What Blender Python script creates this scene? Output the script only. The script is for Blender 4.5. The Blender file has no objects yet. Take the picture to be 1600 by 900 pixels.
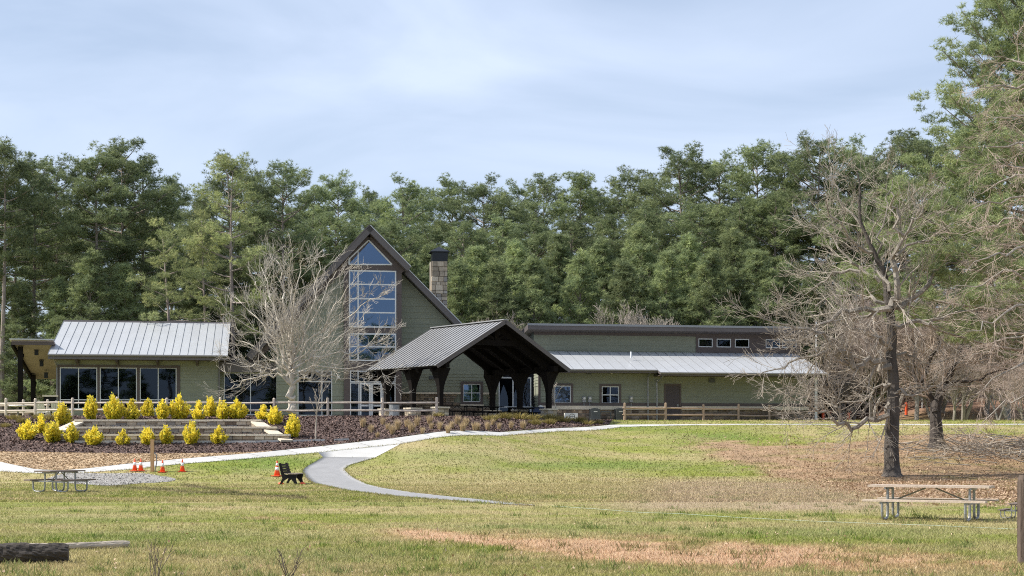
import bpy, math, random
import numpy as np
from mathutils import Vector, Matrix

scene = bpy.context.scene
COL = scene.collection
R = math.radians

# ------------------------------------------------------------------ camera, sky, sun, exposure
EYE = 1.63            # eye height above the near lawn
FOC = 2400.0          # focal length in photo pixels (1600 wide)
HZ = 696.0            # photo row of the horizon
cam = bpy.data.cameras.new('camera'); cam.lens = 36 * FOC / 1600; cam.sensor_width = 36
cam.shift_y = (HZ - 450) / 1600
cam.clip_end = 5000
camo = bpy.data.objects.new('camera', cam); COL.objects.link(camo)
camo.location = (0, 0, EYE); camo.rotation_euler = (R(90), 0, 0)
scene.camera = camo

SUN_AZ = -95.0        # degrees from the viewing direction, negative = left
SUN_EL = 44.0
world = bpy.data.worlds.new('World'); scene.world = world; world.use_nodes = True
wt = world.node_tree; wt.nodes.clear()
def wn(t, **k):
    n = wt.nodes.new(t)
    for a, b in k.items(): setattr(n, a, b)
    return n
sky = wn('ShaderNodeTexSky', sky_type='NISHITA', sun_disc=False)
sky.sun_elevation = R(SUN_EL); sky.sun_rotation = R(SUN_AZ)
sky.air_density = 1.0; sky.dust_density = 1.2; sky.ozone_density = 1.6; sky.altitude = 200
tc = wn('ShaderNodeTexCoord'); mp = wn('ShaderNodeMapping')
mp.inputs['Scale'].default_value = (1.6, 1.6, 5.5); mp.inputs['Rotation'].default_value = (0, R(14), R(20))
nz = wn('ShaderNodeTexNoise'); nz.inputs['Scale'].default_value = 2.1; nz.inputs['Detail'].default_value = 7
nz.inputs['Roughness'].default_value = 0.48; nz.inputs['Distortion'].default_value = 0.6
rp = wn('ShaderNodeMapRange'); rp.inputs['From Min'].default_value = 0.36; rp.inputs['From Max'].default_value = 0.68
rp.inputs['To Min'].default_value = 0.40; rp.inputs['To Max'].default_value = 0.86
mx = wn('ShaderNodeMixRGB'); mx.inputs['Color2'].default_value = (6.1, 7.0, 8.7, 1)
bg = wn('ShaderNodeBackground'); bg.inputs['Strength'].default_value = 0.10
wo = wn('ShaderNodeOutputWorld'); L = wt.links.new
L(tc.outputs['Generated'], mp.inputs['Vector']); L(mp.outputs['Vector'], nz.inputs['Vector'])
L(nz.outputs['Fac'], rp.inputs['Value']); L(rp.outputs['Result'], mx.inputs['Fac'])
L(sky.outputs['Color'], mx.inputs['Color1']); L(mx.outputs['Color'], bg.inputs['Color'])
L(bg.outputs['Background'], wo.inputs['Surface'])

sl = bpy.data.lights.new('sun', 'SUN'); sl.energy = 5.0; sl.angle = R(0.6); sl.color = (1.0, 0.94, 0.84)
so = bpy.data.objects.new('sun', sl); COL.objects.link(so)
SDIR = Vector((math.sin(R(SUN_AZ)) * math.cos(R(SUN_EL)), math.cos(R(SUN_AZ)) * math.cos(R(SUN_EL)), math.sin(R(SUN_EL))))
so.rotation_euler = (-SDIR).to_track_quat('-Z', 'Y').to_euler(); so.location = SDIR * 200

vs = scene.view_settings; vs.view_transform = 'Standard'; vs.look = 'None'; vs.exposure = 0.45; vs.gamma = 1.0
vs.use_curve_mapping = False
scene.cycles.use_denoising = False; scene.cycles.filter_width = 1.05; scene.cycles.max_bounces = 5; scene.cycles.sample_clamp_indirect = 3.0; scene.cycles.transparent_max_bounces = 8

# ------------------------------------------------------------------ helpers
def lerp(a, b, t): return a + (b - a) * t
def sst(t):
    t = np.clip(t, 0, 1); return t * t * (3 - 2 * t)
PAD = 3.2
def ground(x, y):
    """height of the terrain: flat lawn, a bank, the building pad, rising woods behind"""
    x = np.asarray(x, float); y = np.asarray(y, float)
    w = sst((x + 4) / 10.0)
    y0 = 64 + 1.5 * w; y1 = 85 + 12 * w
    z = PAD * sst((y - y0) / (y1 - y0))
    wr = sst((x - 23) / 7.0)
    z = z + (1 - wr) * 6.0 * sst((y - 122) / 55.0) + wr * .21 * np.clip(y - 102.5, 0, 62)
    return z
def gz(x, y): return float(ground(x, y))
_ys = np.linspace(12, 170, 16000)
def hit(px, py):
    """where the sight line through a photo pixel meets the terrain"""
    rz = EYE - (py - HZ) / FOC * _ys
    i = int(np.argmax(ground((px - 800) / FOC * _ys, _ys) >= rz))
    y = float(_ys[i]); x = (px - 800) / FOC * y
    return Vector((x, y, gz(x, y)))
def at(px, py, d): return Vector(((px - 800) / FOC * d, d, EYE - (py - HZ) / FOC * d))

def hsh(x, y, s): 
    v = np.sin(x * 127.1 + y * 311.7 + s * 74.7) * 43758.5453
    return v - np.floor(v)
def vnoise(x, y, s=0):
    xi = np.floor(x); yi = np.floor(y); u = x - xi; v = y - yi
    u = u * u * (3 - 2 * u); v = v * v * (3 - 2 * v)
    return (hsh(xi, yi, s) * (1 - u) + hsh(xi + 1, yi, s) * u) * (1 - v) + (hsh(xi, yi + 1, s) * (1 - u) + hsh(xi + 1, yi + 1, s) * u) * v
def fbm(x, y, s=0, o=4):
    t = 0; a = 0.5; n = 0
    for i in range(o): t = t + a * vnoise(x * 2 ** i, y * 2 ** i, s + i * 3.3); n += a; a *= 0.55
    return t / n

# ------------------------------------------------------------------ materials
MATS = {}
def mat(name, col, rough=0.7, metal=0.0, var=0.12, scale=3.0, bump=0.0, bscale=20.0, attr=None, transl=0.0, spec=0.5, rnd=0.0, stretch=(1, 1, 1), streak=0.0):
    m = bpy.data.materials.new(name); m.use_nodes = True; MATS[name] = m
    t = m.node_tree; n = t.nodes; n.clear(); K = t.links.new
    out = n.new('ShaderNodeOutputMaterial'); b = n.new('ShaderNodeBsdfPrincipled')
    b.inputs['Roughness'].default_value = rough; b.inputs['Metallic'].default_value = metal
    b.inputs['Specular IOR Level'].default_value = spec
    geo = n.new('ShaderNodeNewGeometry'); mp = n.new('ShaderNodeMapping'); mp.inputs['Scale'].default_value = stretch
    K(geo.outputs['Position'], mp.inputs['Vector'])
    nz = n.new('ShaderNodeTexNoise'); nz.inputs['Scale'].default_value = scale; nz.inputs['Detail'].default_value = 5
    nz.inputs['Roughness'].default_value = 0.65
    K(mp.outputs['Vector'], nz.inputs['Vector'])
    mr = n.new('ShaderNodeMapRange'); mr.inputs['From Min'].default_value = 0.25; mr.inputs['From Max'].default_value = 0.75
    mr.inputs['To Min'].default_value = 1 - var; mr.inputs['To Max'].default_value = 1 + var
    K(nz.outputs['Fac'], mr.inputs['Value'])
    val = mr.outputs['Result']
    if rnd:
        oi = n.new('ShaderNodeObjectInfo'); r2 = n.new('ShaderNodeMapRange')
        r2.inputs['To Min'].default_value = 1 - rnd; r2.inputs['To Max'].default_value = 1 + rnd
        K(oi.outputs['Random'], r2.inputs['Value']); mu = n.new('ShaderNodeMath'); mu.operation = 'MULTIPLY'
        K(val, mu.inputs[0]); K(r2.outputs['Result'], mu.inputs[1]); val = mu.outputs[0]
    mixn = n.new('ShaderNodeVectorMath'); mixn.operation = 'SCALE'
    if attr:
        a = n.new('ShaderNodeAttribute'); a.attribute_name = attr; K(a.outputs['Color'], mixn.inputs[0])
    else:
        mixn.inputs[0].default_value = col[:3]
    K(val, mixn.inputs['Scale']); csock = mixn.outputs['Vector']
    K(csock, b.inputs['Base Color'])
    if bump:
        bz = n.new('ShaderNodeTexNoise'); bz.inputs['Scale'].default_value = bscale; bz.inputs['Detail'].default_value = 4
        K(mp.outputs['Vector'], bz.inputs['Vector'])
        bp = n.new('ShaderNodeBump'); bp.inputs['Strength'].default_value = bump; bp.inputs['Distance'].default_value = 0.05
        K(bz.outputs['Fac'], bp.inputs['Height']); K(bp.outputs['Normal'], b.inputs['Normal'])
    if transl:
        tr = n.new('ShaderNodeBsdfTranslucent'); K(csock, tr.inputs['Color'])
        ms = n.new('ShaderNodeMixShader'); ms.inputs['Fac'].default_value = transl
        K(b.outputs['BSDF'], ms.inputs[1]); K(tr.outputs['BSDF'], ms.inputs[2]); K(ms.outputs['Shader'], out.inputs['Surface'])
    else:
        K(b.outputs['BSDF'], out.inputs['Surface'])
    return m
def glass(name, tint, refl, rc):
    m = bpy.data.materials.new(name); m.use_nodes = True; MATS[name] = m
    t = m.node_tree; n = t.nodes; n.clear(); K = t.links.new
    out = n.new('ShaderNodeOutputMaterial'); tr = n.new('ShaderNodeBsdfTransparent'); tr.inputs['Color'].default_value = (*tint, 1)
    gl = n.new('ShaderNodeBsdfGlossy'); gl.inputs['Roughness'].default_value = 0.015; gl.inputs['Color'].default_value = (*rc, 1)
    fr = n.new('ShaderNodeFresnel'); fr.inputs['IOR'].default_value = 1.5
    ma = n.new('ShaderNodeMath'); ma.operation = 'ADD'; ma.use_clamp = True; ma.inputs[1].default_value = refl
    nz = n.new('ShaderNodeTexNoise'); nz.inputs['Scale'].default_value = 0.9
    geo = n.new('ShaderNodeNewGeometry'); K(geo.outputs['Position'], nz.inputs['Vector'])
    bp = n.new('ShaderNodeBump'); bp.inputs['Strength'].default_value = 0.06; bp.inputs['Distance'].default_value = 0.02
    K(nz.outputs['Fac'], bp.inputs['Height']); K(bp.outputs['Normal'], gl.inputs['Normal'])
    K(fr.outputs['Fac'], ma.inputs[0])
    ms = n.new('ShaderNodeMixShader'); K(ma.outputs[0], ms.inputs['Fac']); K(tr.outputs['BSDF'], ms.inputs[1]); K(gl.outputs['BSDF'], ms.inputs[2])
    K(ms.outputs['Shader'], out.inputs['Surface'])
    return m

mat('siding', (0.222, 0.236, 0.178), 0.75, var=0.10, scale=1.3, bump=0.15, bscale=30, stretch=(0.6, 0.6, 4))
mat('trim_brown', (0.088, 0.068, 0.064), 0.6, var=0.10, scale=2)
mat('roof_rib_shade', (0.075, 0.075, 0.08), 0.5, metal=0.2, var=0.05)  # pavilion ribs, dark tone painted in for the shadow they cast
mat('fascia', (0.105, 0.092, 0.092), 0.5, var=0.08, scale=1.5)
mat('roof_metal', (0.52, 0.535, 0.56), 0.36, metal=0.25, var=0.06, scale=0.8, rnd=0.035)
mat('roof_seam', (0.27, 0.28, 0.30), 0.5, metal=0.4, var=0.05)
mat('pavilion_metal', (0.29, 0.295, 0.305), 0.45, metal=0.2, var=0.08, scale=1.0)
mat('frame_white', (0.62, 0.64, 0.66), 0.4, var=0.04)
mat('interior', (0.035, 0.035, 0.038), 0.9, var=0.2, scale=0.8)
mat('shade_cloth', (0.045, 0.06, 0.065), 0.9, var=0.1)
mat('door_brown', (0.055, 0.043, 0.05), 0.5, var=0.06)
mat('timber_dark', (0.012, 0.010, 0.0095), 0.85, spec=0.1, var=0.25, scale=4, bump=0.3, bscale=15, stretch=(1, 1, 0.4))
mat('wood_soffit', (0.27, 0.22, 0.215), 0.6, var=0.2, scale=2)
mat('stone', (0.36, 0.295, 0.215), 0.85, var=0.28, scale=4, bump=0.6, bscale=18, rnd=0.33)
mat('stone_pale', (0.38, 0.31, 0.225), 0.85, var=0.25, scale=4, bump=0.6, bscale=18, rnd=0.30)
mat('stone_brown', (0.25, 0.185, 0.13), 0.85, var=0.28, scale=4, bump=0.6, bscale=18, rnd=0.25)
mat('stone_buff', (0.52, 0.44, 0.33), 0.85, var=0.22, scale=4, bump=0.6, bscale=18, rnd=0.2)
mat('stone_grey', (0.33, 0.30, 0.265), 0.85, var=0.25, scale=4, bump=0.6, bscale=18, rnd=0.25)
mat('weed_stem', (0.11, 0.085, 0.065), 0.9, var=0.2)
mat('stone_joined', (0.22, 0.17, 0.13), 0.9, var=0.1, scale=8, attr='Col', bump=0.5, bscale=16)
mat('mortar', (0.24, 0.21, 0.17), 0.95, var=0.15, scale=8)
mat('stone_cap', (0.60, 0.53, 0.42), 0.85, var=0.15, scale=4, bump=0.3)
mat('black_metal', (0.012, 0.014, 0.018), 0.4, metal=0.3, var=0.1)
mat('concrete', (0.46, 0.455, 0.44), 0.85, var=0.10, scale=1.2, bump=0.15, bscale=30)
mat('slab_concrete', (0.47, 0.465, 0.45), 0.85, var=0.12, scale=1.4, bump=0.15, bscale=30, rnd=0.09)
mat('asphalt', (0.27, 0.27, 0.275), 0.9, var=0.12, scale=1.5, bump=0.3, bscale=60)
mat('gravel', (0.30, 0.285, 0.265), 0.95, var=0.45, scale=9, bump=0.8, bscale=40)
mat('mulch', (0.098, 0.064, 0.055), 0.95, var=0.5, scale=9, bump=1.0, bscale=14)
mat('mulch_chip', (0.085, 0.055, 0.05), 0.95, attr='Col', var=0.1)
mat('straw', (0.46, 0.335, 0.205), 0.95, var=0.38, scale=2.2, bump=0.6, bscale=30, stretch=(0.5, 1, 1))
mat('rail_wood', (0.53, 0.455, 0.385), 0.8, var=0.22, scale=6, bump=0.3, rnd=0.12, stretch=(0.4, 1, 1))
mat('rail_wood_brown', (0.40, 0.29, 0.21), 0.8, var=0.25, scale=6, bump=0.3, rnd=0.15, stretch=(0.4, 1, 1))
mat('bark_dark', (0.060, 0.050, 0.044), 0.95, var=0.4, scale=5, bump=1.0, bscale=14, stretch=(1, 1, 0.35))
mat('bark_limb', (0.078, 0.068, 0.060), 0.95, var=0.55, scale=2.2, bump=1.0, bscale=14, stretch=(1, 1, 0.5))
mat('bark_upper', (0.24, 0.215, 0.185), 0.95, var=0.5, scale=1.6, bump=0.6, bscale=14)
mat('bark_gray', (0.26, 0.235, 0.205), 0.9, var=0.35, scale=3, bump=0.6, bscale=14, stretch=(1, 1, 0.4))
mat('bark_pine', (0.25, 0.21, 0.185), 0.95, var=0.4, scale=4, bump=0.8, bscale=10, stretch=(1, 1, 0.4))
mat('twig_pale', (0.50, 0.455, 0.39), 0.85, var=0.42, scale=2)
mat('twig_gray', (0.33, 0.29, 0.245), 0.9, var=0.35, scale=1.5)
mat('twig_pink', (0.33, 0.265, 0.22), 0.9, var=0.3, scale=0.8, rnd=0.2)
mat('pine_needles', (0, 0, 0), 0.55, attr='Col', var=0.30, scale=0.45, transl=0.36, rnd=0.26, spec=0.4)
mat('shrub_leaf', (0, 0, 0), 0.5, attr='Col', var=0.10, scale=4, transl=0.48, rnd=0.12)
mat('grass_blade', (0, 0, 0), 0.7, attr='Col', var=0.12, scale=2, transl=0.38, spec=0.25)
mat('lawn', (0, 0, 0), 0.95, attr='Col', var=0.28, scale=5, bump=0.9, bscale=22, spec=0.2)
mat('dry_grass', (0, 0, 0), 0.8, attr='Col', var=0.10, scale=3, transl=0.3)
mat('leaf_litter', (0, 0, 0), 0.8, attr='Col', var=0.10, scale=3, transl=0.15)
mat('cone_orange', (0.80, 0.105, 0.03), 0.5, var=0.06)
mat('cone_white', (0.80, 0.80, 0.80), 0.35, var=0.03)
mat('post_wood', (0.46, 0.28, 0.14), 0.8, var=0.2, scale=8, stretch=(1, 1, 0.3))
mat('gray_wood', (0.10, 0.075, 0.06), 0.9, var=0.35, scale=6, bump=0.5, stretch=(1, 1, 0.3))
mat('table_wood', (0.50, 0.41, 0.335), 0.75, var=0.2, scale=6, bump=0.2, rnd=0.10)
mat('table_wood_dark', (0.17, 0.13, 0.11), 0.75, var=0.2, scale=6, rnd=0.10)
mat('galvanised', (0.30, 0.31, 0.32), 0.45, metal=0.6, var=0.12, scale=5)
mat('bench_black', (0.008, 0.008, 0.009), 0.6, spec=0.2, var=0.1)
mat('bench_seat', (0.33, 0.27, 0.21), 0.6, var=0.15)
mat('log_bark', (0.048, 0.040, 0.034), 0.95, var=0.5, scale=6, bump=1.0, bscale=10, stretch=(0.4, 1, 1))
mat('log_pale', (0.42, 0.36, 0.29), 0.85, var=0.3, scale=5, bump=0.5, stretch=(0.3, 1, 1))
mat('blue_plastic', (0.022, 0.04, 0.10), 0.5, var=0.1)
mat('meter_gray', (0.26, 0.27, 0.28), 0.5, var=0.1)
mat('unit_gray', (0.075, 0.082, 0.085), 0.6, var=0.1)
mat('unit_white', (0.66, 0.65, 0.60), 0.5, var=0.05)
mat('gutter', (0.16, 0.155, 0.15), 0.45, var=0.06)
mat('chair_white', (0.72, 0.70, 0.66), 0.6, var=0.05)
mat('chair_brown', (0.24, 0.16, 0.12), 0.7, var=0.1)
mat('car_paint', (0.018, 0.02, 0.024), 0.2, metal=0.3, var=0.03)
mat('rubber', (0.015, 0.015, 0.015), 0.8, var=0.05)
mat('tail_red', (0.45, 0.02, 0.02), 0.3, var=0.02)
mat('rope', (0.32, 0.38, 0.31), 0.7, var=0.15)
mat('lamp_off', (0.6, 0.58, 0.52), 0.4, var=0.02)
glass('glass_sky', (0.42, 0.47, 0.52), 0.13, (0.46, 0.66, 1.0))
glass('glass_dark', (0.30, 0.33, 0.36), 0.0, (0.6, 0.75, 1.0))

# ------------------------------------------------------------------ mesh building
def link(o): COL.objects.link(o); return o
def new_obj(name, mesh, parent=None, mats=None):
    o = bpy.data.objects.new(name, mesh); link(o)
    if parent is not None: o.parent = parent
    if mats:
        for m in (mats if isinstance(mats, (list, tuple)) else [mats]):
            if m is not None and MATS[m].name not in [q.name for q in mesh.materials if q]: mesh.materials.append(MATS[m])
    return o
def tag(o, label, cat, group=None):
    o['label'] = label; o['category'] = cat
    if group: o['group'] = group
    return o
def thing(name, label, cat, loc=(0, 0, 0), rz=0.0, group=None):
    o = bpy.data.objects.new(name, None); link(o); o.empty_display_size = 0.3
    o.location = loc; o.rotation_euler = (0, 0, rz)
    return tag(o, label, cat, group)
def kind(o, k): o['kind'] = k; return o

class MB:
    def __init__(s): s.v = []; s.f = []; s.mi = []; s.cur = 0
    def add(s, vs, fs):
        b = len(s.v); s.v.extend([tuple(p) for p in vs])
        for f in fs: s.f.append(tuple(i + b for i in f)); s.mi.append(s.cur)
        return s
    def box(s, x0, x1, y0, y1, z0, z1):
        v = [(x0, y0, z0), (x1, y0, z0), (x1, y1, z0), (x0, y1, z0), (x0, y0, z1), (x1, y0, z1), (x1, y1, z1), (x0, y1, z1)]
        return s.add(v, [(0, 3, 2, 1), (4, 5, 6, 7), (0, 1, 5, 4), (1, 2, 6, 5), (2, 3, 7, 6), (3, 0, 4, 7)])
    def cbox(s, x, y, z, w, d, h): return s.box(x - w / 2, x + w / 2, y - d / 2, y + d / 2, z - h / 2, z + h / 2)
    def prism(s, poly, axis, a, b):
        """extrude a closed 2D outline along an axis: 'x' -> (y,z), 'y' -> (x,z), 'z' -> (x,y)"""
        n = len(poly)
        def P(p, t): return (t, p[0], p[1]) if axis == 'x' else ((p[0], t, p[1]) if axis == 'y' else (p[0], p[1], t))
        v = [P(p, a) for p in poly] + [P(p, b) for p in poly]
        f = [tuple(range(n)), tuple(range(2 * n - 1, n - 1, -1))] + [(i, i + n, (i + 1) % n + n, (i + 1) % n) for i in range(n)]
        return s.add(v, f)
    def beam(s, p, q, w, h):
        """square bar between two points; w across, h upward"""
        p = Vector(p); q = Vector(q); d = (q - p).normalized()
        up = Vector((0, 0, 1)) if abs(d.z) < 0.98 else Vector((0, 1, 0))
        a = d.cross(up).normalized(); c = a.cross(d).normalized()
        v = []
        for e in (p, q):
            for i, j in ((-1, -1), (1, -1), (1, 1), (-1, 1)): v.append(e + a * (i * w / 2) + c * (j * h / 2))
        return s.add(v, [(0, 1, 2, 3), (7, 6, 5, 4), (0, 4, 5, 1), (1, 5, 6, 2), (2, 6, 7, 3), (3, 7, 4, 0)])
    def tube(s, pts, rad, n=6, cap=True):
        pts = [Vector(p) for p in pts]; k = len(pts)
        if not isinstance(rad, (list, tuple)): rad = [rad] * k
        v = []; a = None
        for i in range(k):
            d = (pts[min(i + 1, k - 1)] - pts[max(i - 1, 0)])
            d = d.normalized() if d.length > 1e-9 else Vector((0, 0, 1))
            if a is None:
                r = Vector((0, 0, 1)) if abs(d.z) < 0.9 else Vector((1, 0, 0)); a = d.cross(r).normalized()
            else:
                a = a - d * a.dot(d); a = a.normalized() if a.length > 1e-6 else d.orthogonal().normalized()
            c = d.cross(a)
            for j in range(n):
                t = 2 * math.pi * j / n; v.append(pts[i] + (a * math.cos(t) + c * math.sin(t)) * rad[i])
        f = [(i * n + j, i * n + (j + 1) % n, (i + 1) * n + (j + 1) % n, (i + 1) * n + j) for i in range(k - 1) for j in range(n)]
        if cap: f += [tuple(range(n - 1, -1, -1)), tuple(range((k - 1) * n, k * n))]
        return s.add(v, f)
    def lathe(s, prof, n=16, c=(0, 0, 0)):
        v = []
        for r, z in prof:
            for j in range(n):
                t = 2 * math.pi * j / n; v.append((c[0] + r * math.cos(t), c[1] + r * math.sin(t), c[2] + z))
        k = len(prof)
        f = [(i * n + j, i * n + (j + 1) % n, (i + 1) * n + (j + 1) % n, (i + 1) * n + j) for i in range(k - 1) for j in range(n)]
        f += [tuple(range(n - 1, -1, -1)), tuple(range((k - 1) * n, k * n))]
        return s.add(v, f)
    def mesh(s, name, mats, smooth=False):
        m = bpy.data.meshes.new(name); m.from_pydata(s.v, [], s.f)
        for q in (mats if isinstance(mats, (list, tuple)) else [mats]): m.materials.append(MATS[q])
        if any(s.mi): m.polygons.foreach_set('material_index', s.mi)
        if smooth: m.polygons.foreach_set('use_smooth', [True] * len(m.polygons))
        m.update(); return m
    def build(s, name, mats, parent=None, smooth=False):
        o = bpy.data.objects.new(name, s.mesh(name, mats, smooth)); link(o)
        if parent is not None: o.parent = parent
        return o
def np_mesh(name, V, F, matname, col=None, smooth=False):
    """fast mesh from arrays; F is (m,3) or (m,4); col is one colour per vertex"""
    V = np.ascontiguousarray(V, dtype=np.float32); F = np.ascontiguousarray(F, dtype=np.int32); k = F.shape[1]
    m = bpy.data.meshes.new(name); m.vertices.add(len(V)); m.vertices.foreach_set('co', V.ravel())
    m.loops.add(F.size); m.loops.foreach_set('vertex_index', F.ravel())
    m.polygons.add(len(F)); m.polygons.foreach_set('loop_start', np.arange(0, F.size, k, dtype=np.int32))
    if smooth: m.polygons.foreach_set('use_smooth', np.ones(len(F), dtype=bool))
    m.update(calc_edges=True)
    if col is not None:
        c = np.ones((len(V), 4), dtype=np.float32); c[:, :3] = col
        a = m.color_attributes.new('Col', 'FLOAT_COLOR', 'POINT'); a.data.foreach_set('color', c.ravel())
    m.materials.append(MATS[matname]); m.validate(); return m
def dup_thing(root, loc, rz=0.0, sc=1.0, label=None, group=None):
    r = root.copy(); link(r); r.location = loc; r.rotation_euler = (0, 0, rz)
    r.scale = (sc, sc, sc) if not isinstance(sc, (tuple, list)) else sc
    if label: r['label'] = label
    if group: r['group'] = group
    for ch in root.children:
        c = ch.copy(); link(c); c.parent = r
        for g in ch.children:
            d = g.copy(); link(d); d.parent = c
    return r
ORD = ['', 'first', 'second', 'third', 'fourth', 'fifth', 'sixth', 'seventh', 'eighth', 'ninth', 'tenth', 'eleventh', 'twelfth', 'thirteenth',
       'fourteenth', 'fifteenth', 'sixteenth', 'seventeenth', 'eighteenth', 'nineteenth', 'twentieth', 'twenty-first', 'twenty-second', 'twenty-third',
       'twenty-fourth', 'twenty-fifth', 'twenty-sixth', 'twenty-seventh', 'twenty-eighth', 'twenty-ninth', 'thirtieth', 'thirty-first', 'thirty-second',
       'thirty-third', 'thirty-fourth', 'thirty-fifth', 'thirty-sixth', 'thirty-seventh', 'thirty-eighth', 'thirty-ninth', 'fortieth']

# ------------------------------------------------------------------ terrain
def bump_c(v, c, w): return np.exp(-((v - c) / w) ** 2)
def interp(v, pts): return np.interp(v, [p[0] for p in pts], [p[1] for p in pts])
def lawn_colour(x, y):
    """albedo of the turf: green, yellowed and dormant grass, bare clay, fallen leaves"""
    x = np.asarray(x, float); y = np.asarray(y, float); yy = np.maximum(y, 8.0)
    z = ground(x, y); px = 800 + FOC * x / yy; py = HZ - (z - EYE) * FOC / yy
    def C(*c): return np.array(c)[None, :]
    g1 = C(0.225, 0.250, 0.050); g2 = C(0.112, 0.165, 0.030); dry = C(0.39, 0.325, 0.165); tan = C(0.38, 0.29, 0.20)
    clay = C(0.455, 0.295, 0.18); leaf = C(0.315, 0.215, 0.135); wood = C(0.10, 0.07, 0.045)
    n1 = fbm(x * 0.22 + 3, y * 0.45, 1); n2 = fbm(x * 0.9, y * 1.3, 5); n3 = fbm(x * 0.10, y * 0.35, 9); n4 = fbm(x * 2.6, y * 3.2, 13)
    def mixc(a, b, t): t = np.clip(t, 0, 1)[:, None]; return a * (1 - t) + b * t
    c = mixc(g1 + 0 * x[:, None], g2, (n2 - 0.45) * 2.5)
    c = mixc(c, dry, (n1 * 0.55 + n2 * 0.35 + n4 * 0.30 + n3 * .25 - 0.55) * 3.0)
    # dormant tan turf in the middle of the lawn and the pale slope left of it
    t = sst((px - 880) / 180) * sst((1480 - px) / 160) * sst((py - 742) / 16) * sst((806 - py) / 14)
    c = mixc(c, tan, t * (0.55 + 0.6 * n2))
    t = sst((px - 560) / 80) * sst((1100 - px) / 150) * sst((py - 730) / 12) * sst((790 - py) / 16)
    c = mixc(c, dry * 0.92, t * (0.35 + 0.6 * n1))
    # greener strips
    for cx, wx, cy, wy, k in ((930, 170, 727, 7, 1.0), (1120, 80, 682, 9, 1.0), (430, 90, 722, 16, 0.9), (1000, 60, 668, 6, 0.5), (680, 120, 712, 10, 0.6), (260, 200, 838, 10, 0.7), (1320, 300, 832, 10, 0.65), (860, 160, 824, 6, 0.6), (500, 160, 868, 12, 0.5), (120, 140, 812, 8, 0.5)):
        t = bump_c(px, cx, wx) * bump_c(py, cy, wy) * k
        c = mixc(c, g2 * 1.25, t * (0.5 + 0.7 * n2))
    # fallen leaves on the right-hand bank
    lo = interp(px, [(1020, 690), (1100, 716), (1200, 748), (1400, 790), (1600, 800)]); hi = interp(px, [(1020, 686), (1060, 678), (1200, 690), (1330, 684), (1420, 672), (1600, 676)])
    t = sst((py - hi + (n2 - .5) * 14) / 10) * sst((lo - py + (n1 - .5) * 30) / 16) * sst((px - 1040 + (n2 - .5) * 120) / 110)
    n6 = fbm(x * .55, y * .8, 41); c = mixc(c, leaf * (0.45 + 0.75 * n4[:, None] + .45 * n2[:, None]), t * np.clip(.45 + 2.4 * (n6 - .22), 0, 1) * (.7 + .7 * n2))
    # worn clay track across the foreground
    cy = interp(px, [(300, 806), (450, 812), (600, 834), (800, 847), (1000, 861), (1200, 873), (1400, 881), (1600, 890)])
    wy = interp(px, [(300, 3), (450, 5), (600, 8), (800, 16), (1000, 25), (1200, 30), (1450, 24), (1600, 14)])
    t = bump_c(py, cy, wy) * interp(px, [(280, 0), (380, 0.45), (560, 0.5), (680, 1.1), (1150, 1.25), (1350, 0.8), (1600, 0.35)])
    n5 = fbm(x * 1.1, y * .55, 31); c = mixc(c, clay * (.82 + .36 * n4[:, None]), sst((t * 1.15 + (n5 - .5) * 1.5 + (n4 - .5) * .6 - .26) / 1.0) * np.clip(t * 3, 0, 1))
    # tyre-rut mud near the gravel patch
    for (ax, ay, bx, by) in ((145, 757, 330, 771), (280, 757, 372, 770), (330, 770, 480, 778)):
        u = np.clip((px - ax) / (bx - ax), 0, 1); d = np.abs(py - (ay + (by - ay) * u)); t = np.exp(-(d / 2.6) ** 2) * (px > ax) * (px < bx)
        c = mixc(c, C(0.10, 0.075, 0.05), t * (n4 * 1.6 - 0.15))
    # woodland floor behind and the reddish leafy rise at the right
    t = sst((y - 100) / 6); c = mixc(c, wood, t * sst((16 - x) / 6)); c = mixc(c, C(0.27, 0.165, 0.115) * (0.7 + 0.6 * n2[:, None]), t * sst((x - 16) / 6))
    return np.clip(c, 0.01, 0.9)

def axis(segs):
    a = []
    for s, e, st in segs: a += list(np.arange(s, e, st))
    return np.array(a + [segs[-1][1]])
gx = axis([(-260, -60, 10), (-60, -30, 2), (-30, 32, 0.4), (32, 60, 2), (60, 260, 10)])
gy = axis([(-130, -40, 10), (-40, 14, 4), (14, 62, 0.4), (62, 104, 0.3), (104, 190, 4), (190, 330, 10)])
GX, GY = np.meshgrid(gx, gy); gxf = GX.ravel(); gyf = GY.ravel()
nx = len(gx); ny = len(gy); I = np.arange(nx * ny).reshape(ny, nx)
GF = np.stack([I[:-1, :-1], I[:-1, 1:], I[1:, 1:], I[1:, :-1]], -1).reshape(-1, 4)
gm = np_mesh('ground', np.stack([gxf, gyf, ground(gxf, gyf)], 1), GF, 'lawn', lawn_colour(gxf, gyf), True)
kind(new_obj('ground', gm), 'structure')

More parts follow.
